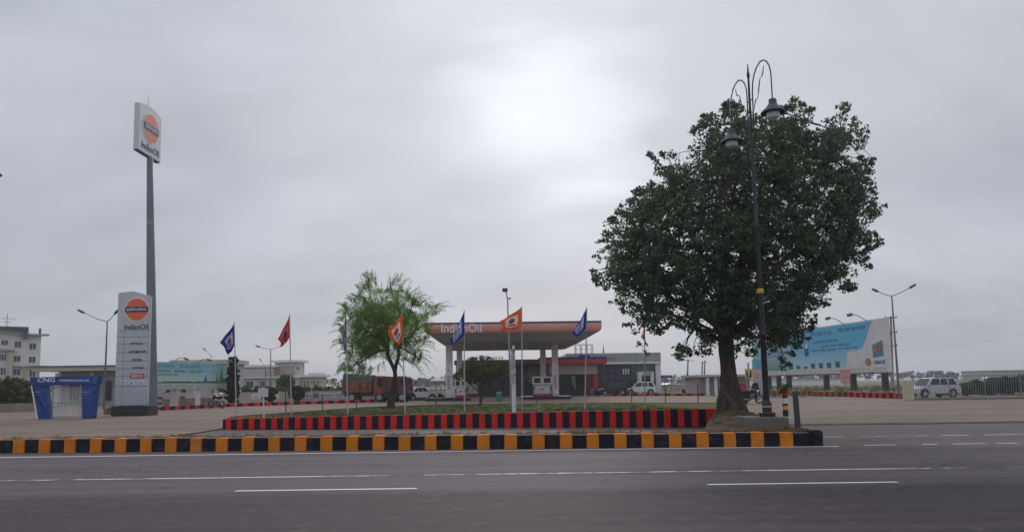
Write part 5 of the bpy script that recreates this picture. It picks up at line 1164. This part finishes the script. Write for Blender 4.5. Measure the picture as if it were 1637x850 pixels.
# far white sheds and dish
Y = 230.; B = thing('white_warehouse', 'long low white warehouse seen between the billboard legs', 'building', Vector((P(1300, 610, Y).x, Y + 10, 0))); wbox('wall', B, P(1225, 610, Y).x, P(1345, 610, Y).x, Y, Y + 18, 0, P(1290, 606, Y).z, WHITEC); wbox('roof', B, P(1224, 610, Y).x, P(1346, 610, Y).x, Y - .5, Y + 18.5, P(1290, 606, Y).z, P(1290, 604.5, Y).z, GREYW)
Y = 300.; B = thing('grey_warehouse', 'hazy grey warehouse on the horizon above the railing', 'building', Vector((P(1600, 600, Y).x, Y + 10, 0))); wbox('wall', B, P(1585, 600, Y).x, P(1700, 600, Y).x, Y, Y + 20, 0, P(1600, 592.5, Y).z, GREYW); wbox('roof', B, P(1584, 600, Y).x, P(1702, 600, Y).x, Y - .5, Y + 20, P(1600, 592.5, Y).z, P(1600, 591.5, Y).z, DGREYM)

# ------------------------------------------------------------------ ordinary street lights
def twin_light(label, base, top, la, lb_, Y, dual=True):
    b = P(*base, Y); b.z = 0; t = P(*top, Y); o = thing('street_light', label, 'street light', b, group='plain galvanised street lights'); mb = MB()
    mb.tube([b, b.lerp(t, .5), t], [.10, .075, .05], GREYL, 8); mb.build('pole', o, smooth=True)
    for e in ([la, lb_] if dual else [la]):
        q = P(*e, Y - .3); mid = t.lerp(q, .5) + Vector((0, 0, abs(q.x - t.x) * -.05)); mb = MB(); mb.tube([t, mid, q], [.035, .03, .025], GREYL, 6); a_ = mb.build('arm', o, smooth=True)
        d_ = (q - mid).normalized(); mb = MB(); mb.tube([q - d_ * .05, q + d_ * .12, q + d_ * .5, q + d_ * .62], [.03, .11, .10, .03], DGREYM, 8); mb.build('lamp_head', a_, smooth=True)
    return o
GREYL = mat('galvanised', (.13, .135, .15), .5, .3, .1, 2)
twin_light('grey twin-arm street light between the blue arch and the totem sign', (166, 655), (171.5, 514), (135, 500), (183, 502), 60.)
twin_light('grey twin-arm street light in front of the cream mansion', (433, 640), (432.5, 558), (416, 554.5), (448, 553), 96.)
twin_light('tall grey twin-arm street light right of the huge billboard', (1437.5, 634), (1425.5, 473), (1404, 466), (1453, 460.5), 58.)
twin_light('small single-arm street light above the green billboard', (337, 640), (337.5, 568), (329, 560), None, 125., False)
twin_light('small single-arm street light beside the cream mansion roof', (424, 640), (424, 586), (418, 577), None, 135., False)
# concrete utility pole with crossarms and wires
Y = 96.; b = P(1427, 625, Y); b.z = 0; t = P(1424, 506, Y)
o = thing('utility_pole', 'pale concrete utility pole with crossarms behind the tall twin-arm light', 'utility pole', b); mb = MB(); mb.tube([b, t], [.24, .15], CONC, 6); mb.build('pole', o)
for z in (.98, .78, .60): q = b.lerp(t, z); mb = MB(); mb.obox(q + Vector((-.9, -.25, 0)), (1.6, 0, 0), (0, .12, 0), (0, 0, .12), DGREYM); ca = mb.build('crossarm', o); mb = MB(); [mb.tube([q + Vector((dx, -.2, .12)), q + Vector((dx, -.2, .35))], .05, GREYW, 6) for dx in (-.8, .0, .6)]; mb.build('insulator', ca)
for k, (p0, p1, Y1) in enumerate((((1428, 528), (1700, 478), 82.), ((1428, 560), (1700, 520), 84.))):
    mb = MB(); a = P(*p0, Y); c_ = P(*p1, Y1); pts = [a.lerp(c_, i / 12) - Vector((0, 0, .5 * math.sin(math.pi * i / 12))) for i in range(13)]; mb.tube(pts, .006, DGREYM, 4); props(mb.build('overhead_wire'), ['thin upper overhead wire running right from the utility pole', 'thin lower overhead wire running right from the utility pole'][k], 'wire')
for i, (px, pb, pt_, arm) in enumerate(((1098, 612, 574, True), (1121, 600, 578, False), (1125, 600, 576, False))):
    Y = 120. + i * 4; b = P(px, 620, Y); b.z = 0; t = P(px + 2, pt_, Y); o = thing('utility_pole', ['thin dark pole with crossarm left of the pale outbuilding', 'left one of two thin poles rising behind the pale outbuilding', 'right one of two thin poles rising behind the pale outbuilding'][i], 'utility pole', b); mb = MB(); mb.tube([b, t], [.14, .10], DGREYM, 6); mb.build('pole', o); q = b.lerp(t, .97)
    mb = MB(); mb.tube([q + Vector((-1.3 if arm else -.25, 0, .1)), q + Vector((1 if arm else .25, 0, -.1))], .05, DGREYM, 5); mb.build('crossarm', o)

# ------------------------------------------------------------------ railing fence at the right
Y = 54.; X0 = P(1461, 630, Y).x
mb = MB(); q = P(1453.5, 637, Y); mb.box(P(1446, 630, Y).x, P(1460, 630, Y).x, Y - .15, Y + .3, 0, P(1453, 608, Y).z, mat('pillar_cream', (.48, .46, .32), .85, 0, .1, 1.5, .2)); props(mb.build('gate_pillar', bevel=.03), 'short cream pillar at the left end of the railing', 'pillar')
RG = mat('railing_grey', (.20, .235, .24), .55, .1, .25, 2.5, .2, (.10, .09, .07)); rt_z = P(1540, 599.5, Y).z
for s_ in range(5):
    xa = X0 + s_ * 2.6; xb = xa + 2.58; o = thing('railing', ['first railing panel, touching the cream pillar with the pale car behind', 'second railing panel from the cream pillar', 'third railing panel from the cream pillar', 'fourth railing panel from the cream pillar, at the frame edge', 'railing panel beyond the right frame edge'][s_], 'railing', (xa, Y, 0), group='railing panels on the right')
    mb = MB(); mb.box(xa - .03, xa + .03, Y - .03, Y + .03, 0, rt_z + .03, RG); mb.build('post', o)
    mb = MB(); 
    for z in (.14, rt_z - .06): mb.box(xa + .031, xb, Y - .02, Y + .02, z, z + .05, RG)
    mb.build('rail', o); mb = MB()
    for k in range(1, 15): x = lerp(xa, xb, k / 15); mb.tube([(x, Y - .03, .06), (x, Y - .03, rt_z)], .018, RG, 5)
    mb.build('bars', o)
mb = MB(); mb.box(X0 - .1, X0 + 40, Y - .18, Y + .12, -.01, .10, CONCD); props(mb.build('railing_footing'), 'dark concrete footing strip under the railing', 'footing')
Y = 63.; o = thing('wire_fence', 'pale faint wire fence behind the foot of the tall twin-arm light', 'fence', (P(1450, 630, Y).x, Y, 0)); mb = MB(); a = P(1432, 630, Y).x; b = P(1462, 630, Y).x
for k in range(14): x = lerp(a, b, k / 13); mb.tube([(x, Y, 0), (x, Y, P(1450, 596, Y).z)], .010, GREYM, 4)
mb.build('bars', o); mb = MB(); [mb.tube([(a, Y, z), (b, Y, z)], .015, GREYM, 4) for z in (.6, 1.4, P(1450, 596, Y).z)]; mb.build('rails', o)

# ------------------------------------------------------------------ vehicles
def wheel(par, x, y, r, w_=.2):
    mb = MB(); s_ = 1 if y > 0 else -1; mb.tube([(x, y - w_ / 2, r), (x, y - w_ / 2 + .03, r), (x, y + w_ / 2 - .03, r), (x, y + w_ / 2, r)], [r * .9, r, r, r * .9], DARK, 20); wo = mb.build('wheel', par, world=False, smooth=True)
    mb = MB(); mb.tube([(x, y + s_ * (w_ / 2 - .01), r), (x, y + s_ * (w_ / 2 + .012), r)], [r * .62, r * .55], GREYM, 16); mb.build('rim', wo, world=False)
def car(name, label, loc, rz, m, L=4.3, Wd=1.75, H=1.6, suv=True):
    o = thing(name, label, 'car', loc, rz, 'cars parked around the station'); r = .34 if suv else .31; hb_ = H * (.60 if suv else .62); cl_ = .24
    def arch(cx): return [(cx + (r + .06) * math.cos(a), max(cl_, r + (r + .06) * math.sin(a))) for a in [math.pi * k / 8 for k in range(8, -1, -1)]]
    fx, rx = L * .31, -L * .31
    poly = [(-L / 2 + .06, cl_)] + arch(rx) + arch(fx) + [(L / 2 - .05, cl_ + .02), (L / 2, hb_ * .55), (L / 2 - .08, hb_ * .80), (L * .24, hb_), (-L / 2 + .08, hb_ + .01), (-L / 2, hb_ * .7)]
    mb = MB(); mb.prism(poly, (0, -Wd / 2, 0), (1, 0, 0), (0, 0, 1), (0, Wd, 0), m); body = mb.build('body', o, world=False, bevel=.045, smooth=True)
    if suv: gp = [(L * .27, hb_ - .02), (L * .10, H), (-L * .38, H - .02), (-L / 2 + .10, hb_ - .02)]
    else: gp = [(L * .25, hb_ - .02), (L * .08, H), (-L * .17, H), (-L * .36, hb_ - .02)]
    yb, yt_ = Wd / 2 - .03, Wd / 2 - .22
    def cv(p, s_): t = (p[1] - hb_) / (H - hb_); return (p[0], s_ * lerp(yb, yt_, max(0, t)), p[1])
    vs = [cv(p, -1) for p in gp] + [cv(p, 1) for p in gp]; mb = MB(); mb.add(vs, [(0, 1, 2, 3), (7, 6, 5, 4), (0, 4, 5, 1), (1, 5, 6, 2), (2, 6, 7, 3), (3, 7, 4, 0)], m); mb.build('cabin', o, world=False, bevel=.05, smooth=True)
    def pt_(t, zt_, s_, e=.012):   # point on the side glass
        z = lerp(hb_, H, zt_); f0 = lerp(gp[0][0], gp[1][0], zt_); f1 = lerp(gp[3][0], gp[2][0], zt_); return Vector((lerp(f1, f0, t), s_ * (lerp(yb, yt_, zt_) + e), z))
    for s_ in (-1, 1):
        for t0, t1 in ((.06, .30), (.34, .60), (.64, .93)):
            mb = MB(); mb.add([pt_(t0, .12, s_), pt_(t1, .12, s_), pt_(t1, .86, s_), pt_(t0, .86, s_)], [(0, 1, 2, 3)], DKGLASS); mb.build('side_window', o, world=False)
    def fr_(k0, k1, nme, sg):
        a, b = gp[k0], gp[k1]; q = []
        for zt_, ss in ((.10, -1), (.10, 1), (.90, 1), (.90, -1)):
            z = lerp(hb_, H, zt_); q.append(Vector((lerp(a[0], b[0], zt_) + sg * .02, ss * (lerp(yb, yt_, zt_) - .10), z)))
        mb = MB(); mb.add(q, [(0, 1, 2, 3)], DKGLASS); mb.build(nme, o, world=False)
    fr_(0, 1, 'windscreen', 1); fr_(3, 2, 'rear_window', -1)
    for s_ in (-1, 1):
        wheel(o, fx, s_ * (Wd / 2 - .10), r); wheel(o, rx, s_ * (Wd / 2 - .10), r)
        mb = MB(); mb.box(L / 2 - .10, L / 2 + .012, s_ * (Wd / 2 - .28) - .17, s_ * (Wd / 2 - .28) + .17, hb_ * .64, hb_ * .80, HLIGHT); mb.build('headlight', o, world=False, bevel=.02)
        mb = MB(); mb.box(-L / 2 - .012, -L / 2 + .10, s_ * (Wd / 2 - .16) - .10, s_ * (Wd / 2 - .16) + .10, hb_ * .66, hb_ * .92, TLIGHT); mb.build('tail_light', o, world=False, bevel=.02)
        mb = MB(); mb.box(L * .20, L * .24, s_ * (Wd / 2 + .07) - .08, s_ * (Wd / 2 + .07) + .08, hb_ + .02, hb_ + .15, m); mb.build('wing_mirror', o, world=False, bevel=.02)
    mb = MB(); mb.box(L / 2 - .03, L / 2 + .02, -Wd * .42, Wd * .42, cl_, cl_ + .16, DARK); mb.box(-L / 2 - .01, -L / 2 + .03, -Wd * .42, Wd * .42, cl_, cl_ + .18, DARK); mb.build('bumper', o, world=False, bevel=.015)
    mb = MB(); mb.box(L / 2 - .04, L / 2 + .014, -.42, .42, hb_ * .58, hb_ * .74, DARK); mb.build('grille', o, world=False)
    mb = MB(); mb.box(-L / 2 - .018, -L / 2 - .011, -.26, .26, hb_ * .55, hb_ * .66, WHITEC); mb.build('number_plate', o, world=False)
    return o
def gl(px, py): p = G(px, py); return (p.x, p.y, .006)
car('parked_car', 'dark car parked under the glass front of the showroom', (P(976, 633, 92).x, 92, .006), R(200), CARD, 3.9, 1.75, 1.56)
car('parked_car', 'white car parked in front of the showroom entrance portal', (P(1025, 633, 93).x, 93, .006), R(168), CARW, 3.9, 1.72, 1.62)
car('parked_car', 'small white car just right of the maroon truck', (P(673, 640, 78).x, 78, .006), R(20), CARW, 3.3, 1.6, 1.40, False)
car('parked_car', 'pale silver car behind the first panel of the railing', (P(1490, 632, 60).x, 60, .006), R(187), CARP, 3.9, 1.75, 1.62)
car('parked_car', 'dark car parked far right behind the bushes and railing', (P(1585, 630, 70).x, 70, .006), R(170), CARD, 4.3, 1.8, 1.6)
car('parked_car', 'silver car under the left half of the green billboard', (P(279, 650, 74).x, 74, .05), R(182), CARS, 3.6, 1.7, 1.75)

def truck(label, loc, rz, L, cabm, boxm, tarp, H, group='goods trucks behind the feathery tree', cabl=1.7):
    o = thing('goods_truck', label, 'truck', loc, rz, group); W2 = 1.1
    mb = MB(); mb.box(-L / 2, L / 2 - .3, -.45, .45, .55, .80, DGREYM); mb.box(-L / 2, L / 2 - cabl - .3, -W2 + .1, W2 - .1, .80, .92, DARK); mb.build('chassis', o, world=False)
    x1 = L / 2 - cabl - .15; mb = MB(); mb.box(-L / 2, x1, -W2, W2, .93, .93 + (H - .93) * (.60 if tarp else .98), boxm); bx_ = mb.build('cargo_box', o, world=False, bevel=.02)
    mb = MB(); n = max(3, int((x1 + L / 2) / .55))
    for s_ in (-1, 1):
        for k in range(n + 1):
            x = lerp(-L / 2 + .04, x1 - .04, k / n); mb.box(x - .04, x + .04, s_ * W2 - .04 if s_ < 0 else W2 + .002, -W2 - .002 if s_ < 0 else W2 + .04, .93, .93 + (H - .93) * (.58 if tarp else .95), DARK if k % 2 else boxm)
        mb.build('side_stakes', bx_, world=False); mb = MB()
    if tarp:
        mb = MB(); z0 = .93 + (H - .93) * .60; ny_ = 8; nx_ = 14; vs = []; fs = []
        for i in range(nx_ + 1):
            for j in range(ny_ + 1):
                x = lerp(-L / 2 - .02, x1 + .02, i / nx_); y = lerp(-W2 - .03, W2 + .03, j / ny_); e = 1 - abs(2 * j / ny_ - 1) ** 4
                vs.append((x, y, lerp(z0 - .22, H * (1.04 - .10 * i / nx_), e) + .06 * noise.noise((x * 2, y * 2, L))))
        for i in range(nx_):
            for j in range(ny_): a = i * (ny_ + 1) + j; fs.append((a, a + ny_ + 1, a + ny_ + 2, a + 1))
        mb.add(vs, fs, TARP); mb.add([vs[j] for j in range(ny_ + 1)], [tuple(range(ny_ + 1))], TARP); mb.build('tarpaulin', o, world=False)
    hc = min(H, 2.5); mb = MB(); poly = [(L / 2 - cabl, .75), (L / 2, .75), (L / 2 + .02, 1.45), (L / 2 - .14, hc - .1), (L / 2 - .3, hc), (L / 2 - cabl, hc)]
    mb.prism(poly, (0, -W2, 0), (1, 0, 0), (0, 0, 1), (0, 2 * W2, 0), cabm); cb = mb.build('cab', o, world=False, bevel=.04)
    mb = MB(); mb.add([(L / 2 + .005, -W2 + .15, 1.5), (L / 2 + .005, W2 - .15, 1.5), (L / 2 - .115, W2 - .2, hc - .18), (L / 2 - .115, -W2 + .2, hc - .18)], [(0, 1, 2, 3)], DKGLASS); mb.build('windscreen', cb, world=False)
    for s_ in (-1, 1):
        mb = MB(); y = s_ * (W2 + .005); mb.add([(L / 2 - cabl * .75, y, 1.55), (L / 2 - .2, y, 1.55), (L / 2 - .3, y, hc - .2), (L / 2 - cabl * .75, y, hc - .2)], [(0, 1, 2, 3)], DKGLASS); mb.build('side_window', cb, world=False)
        mb = MB(); mb.tube([(L / 2, s_ * W2, hc - .3), (L / 2 + .25, s_ * (W2 + .2), hc - .35)], .02, DARK, 5); mb.box(L / 2 + .2, L / 2 + .26, s_ * (W2 + .22) - .1, s_ * (W2 + .22) + .1, hc - .85, hc - .35, DARK); mb.build('wing_mirror', cb, world=False)
        mb = MB(); mb.box(L / 2 + .0, L / 2 + .06, s_ * .75 - .14, s_ * .75 + .14, .9, 1.08, HLIGHT); mb.build('headlight', cb, world=False)
        wheel(o, L / 2 - cabl * .6, s_ * (W2 - .15), .45, .26); wheel(o, -L / 2 + .9, s_ * (W2 - .15), .45, .34)
        if L > 5: wheel(o, -L / 2 + 1.9, s_ * (W2 - .15), .45, .34)
    mb = MB(); mb.box(L / 2 - .02, L / 2 + .12, -W2, W2, .45, .85, DARK); mb.build('bumper', o, world=False)
    return o
x0 = P(548, 640, 72).x; x1 = P(622, 640, 72).x
truck('orange and dark goods truck with a black tarpaulin behind the feathery tree', ((x0 + x1) / 2, 73, .006), R(-4), x1 - x0, TRORG, TRORG, True, 2.75, cabl=1.4)
x0 = P(622, 640, 74).x; x1 = P(662, 640, 74).x
truck('short maroon box truck with the wing mirror showing, right of the trunk', ((x0 + x1) / 2 + .05, 71.5, .006), R(-3), x1 - x0, MAROON, MAROON, False, 2.45, cabl=1.1)

def bike(label, loc, rz, bodym=None, extra=True):
    bm_ = bodym or CARD; o = thing('motorcycle', label, 'motorcycle', loc, rz, 'parked motorcycles')
    for x in (-.62, .66):
        mb = MB(); n = 24; pts = [(x + .27 * math.cos(2 * math.pi * k / n), 0, .31 + .27 * math.sin(2 * math.pi * k / n)) for k in range(n + 1)]; mb.tube(pts, .045, DARK, 8, False); w_ = mb.build('wheel', o, world=False, smooth=True)
        mb = MB(); mb.tube([(x, -.05, .31), (x, .05, .31)], .07, GREYM, 10); [mb.tube([(x, 0, .31), (x + .25 * math.cos(a * 1.047), 0, .31 + .25 * math.sin(a * 1.047))], .010, GREYM, 4) for a in range(6)]; mb.build('rim', w_, world=False)
    mb = MB(); mb.tube([(-.62, .09, .31), (-.1, .09, .36), (.15, .06, .5), (.42, .0, .86)], .03, DGREYM, 6); mb.tube([(-.62, -.09, .31), (-.1, -.09, .36), (.15, -.06, .5), (.42, 0, .86)], .03, DGREYM, 6); mb.tube([(-.45, 0, .72), (.4, 0, .82)], .035, DGREYM, 6); mb.build('frame', o, world=False)
    mb = MB(); mb.box(-.12, .22, -.14, .14, .30, .62, DGREYM); mb.build('engine', o, world=False, bevel=.04)
    mb = MB(); mb.tube([(-.05, 0, .82), (.10, 0, .88), (.30, 0, .88), (.42, 0, .84)], [.06, .15, .16, .08], bm_, 12); mb.build('fuel_tank', o, world=False, smooth=True)
    mb = MB(); mb.tube([(-.70, 0, .86), (-.45, 0, .82), (-.1, 0, .80), (.02, 0, .84)], [.06, .12, .12, .07], DARK, 10); mb.build('seat', o, world=False, smooth=True)
    mb = MB(); [mb.tube([(.66, s_ * .07, .31), (.45, s_ * .07, .92)], .022, GREYM, 6) for s_ in (-1, 1)]; mb.build('fork', o, world=False); mb = MB(); mb.tube([(.34, -.34, .98), (.42, -.12, 1.0), (.42, .12, 1.0), (.34, .34, .98)], .018, DARK, 6); mb.build('handlebar', o, world=False)
    mb = MB(); mb.tube([(.50, 0, .84), (.60, 0, .84), (.62, 0, .84)], [.05, .10, .09], HLIGHT, 12); mb.build('headlight', o, world=False)
    mb = MB(); mb.tube([(-.1, -.16, .28), (-.5, -.17, .32), (-.85, -.17, .38)], [.03, .045, .05], GREYM, 8); mb.build('exhaust', o, world=False)
    return o
bike('dark motorcycle with a white helmet on it beside the left kerb', gl(346, 652.5), R(150))
p = G(346, 652.5); mb = MB(); mb.lathe(p + Vector((.38, -.15, 1.0)), [(.10, 0), (.14, .06), (.14, .14), (.09, .21), (.01, .23)], WHITEC, 14); props(mb.build('helmet', smooth=True), 'round white helmet resting on the dark motorcycle', 'helmet')
bq = P(1203, 640, 50); bike('black motorcycle parked right of the big trunk', (bq.x, 50.5, .006), R(8))
q = P(1189, 640, 50.5); mb = MB(); mb.box(q.x - .45, q.x + .25, 50.3, 50.9, .006, .75, DARK); mb.box(q.x - .40, q.x + .18, 50.35, 50.85, .75, 1.35, REDP); mb.box(q.x + .25, q.x + .5, 50.4, 50.8, .2, .85, DARK); props(mb.build('vendor_box', bevel=.06), 'red box on a dark cart just right of the big trunk', 'cart')
# yard bushes near it
bush('potted_bush', 'dark leafy bush above the black motorcycle', 'bush', 1209, 640, 610, 12, 54, LEAFC, 30, 40, .10, seed=95)

# ------------------------------------------------------------------ people
def person(label, loc, rz, shirt, pants, bend=0.):
    o = thing('person', label, 'person', loc, rz)
    J = {'pel': (0, 0, .95), 'wai': (0, 0, 1.10), 'che': (.0, .0, 1.34), 'nec': (.01, 0, 1.50), 'hd0': (.02, 0, 1.60), 'hd1': (.03, 0, 1.70)}
    V = []; E = []; Rr = []; idx = {}
    def ad(k, p, r, par=None):
        idx[k] = len(V); V.append(p); Rr.append(r)
        if par: E.append((idx[par], idx[k]))
    ad('pel', J['pel'], (.15, .12)); ad('wai', J['wai'], (.14, .11), 'pel'); ad('che', J['che'], (.17, .12), 'wai'); ad('nec', J['nec'], (.06, .06), 'che'); ad('hd0', J['hd0'], (.085, .095), 'nec'); ad('hd1', J['hd1'], (.085, .09), 'hd0')
    for s_ in (-1, 1):
        n = 'l' if s_ > 0 else 'r'
        ad('hip' + n, (0, s_ * .10, .88), (.09, .09), 'pel'); ad('kne' + n, (.03, s_ * .11, .50), (.062, .062), 'hip' + n); ad('ank' + n, (-.01, s_ * .12, .09), (.045, .045), 'kne' + n); ad('toe' + n, (.15, s_ * .13, .04), (.035, .035), 'ank' + n)
        ad('sho' + n, (0, s_ * .19, 1.42), (.065, .065), 'che'); ad('elb' + n, (.0, s_ * .25, 1.14), (.045, .045), 'sho' + n); ad('wri' + n, (.10, s_ * .23, .92), (.032, .032), 'elb' + n); ad('han' + n, (.13, s_ * .22, .84), (.038, .02), 'wri' + n)
    me = bpy.data.meshes.new('body'); me.from_pydata(V, E, []); b_ = bpy.data.objects.new('body', me); COL.objects.link(b_)
    sk = b_.modifiers.new('s', 'SKIN'); 
    for i, r in enumerate(Rr): me.skin_vertices[0].data[i].radius = r
    me.skin_vertices[0].data[0].use_root = True; sb_ = b_.modifiers.new('d', 'SUBSURF'); sb_.levels = 1; sb_.render_levels = 1; bpy.context.view_layer.update()
    m2 = bpy.data.meshes.new_from_object(b_.evaluated_get(bpy.context.evaluated_depsgraph_get())); b_.modifiers.clear(); b_.data = m2; m2.materials.clear()
    for m in (SKIN, shirt, pants, BLACKM): m2.materials.append(m)
    for p in m2.polygons:
        z = sum(m2.vertices[i].co.z for i in p.vertices) / len(p.vertices); y = sum(abs(m2.vertices[i].co.y) for i in p.vertices) / len(p.vertices)
        p.material_index = 3 if z < .10 else 2 if z < .98 and y < .2 else 1 if (z < 1.49 and not (y > .19 and z < 1.10)) else 0
        p.use_smooth = True
    b_.parent = o
    mb = MB(); mb.lathe((.01, 0, 1.66), [(.10, 0), (.105, .05), (.085, .10), (.03, .13), (.01, .132)], DARK, 12); mb.build('hair', o, world=False, smooth=True)
    return o
person('person in dark clothes standing by the white poster at the shop front', (P(915, 630, 88).x, 88., .006), R(-60), mat('shirt_dark', (.02, .025, .05), .8), BLACKM)
person('person in a pale grey shirt standing in shade behind the small tree', (P(773, 630, 82).x, 82., .006), R(-110), mat('shirt_grey', (.07, .075, .085), .8), BLACKM)

# ------------------------------------------------------------------ haze
s = NT('haze'); s.n.remove(s.b); vol = s.add('ShaderNodeVolumePrincipled'); vol.inputs['Color'].default_value = (.86, .88, .93, 1); vol.inputs['Density'].default_value = .00055; vol.inputs['Anisotropy'].default_value = .35
s.l.new(vol.outputs[0], s.out.inputs['Volume'])
mb = MB(); mb.box(-2600, 2600, -320, 4600, -1.1, 40, s.m); hz_ = mb.build('haze'); props(hz_, kind='stuff', label='thin pale grey haze over the whole place', cat='haze')
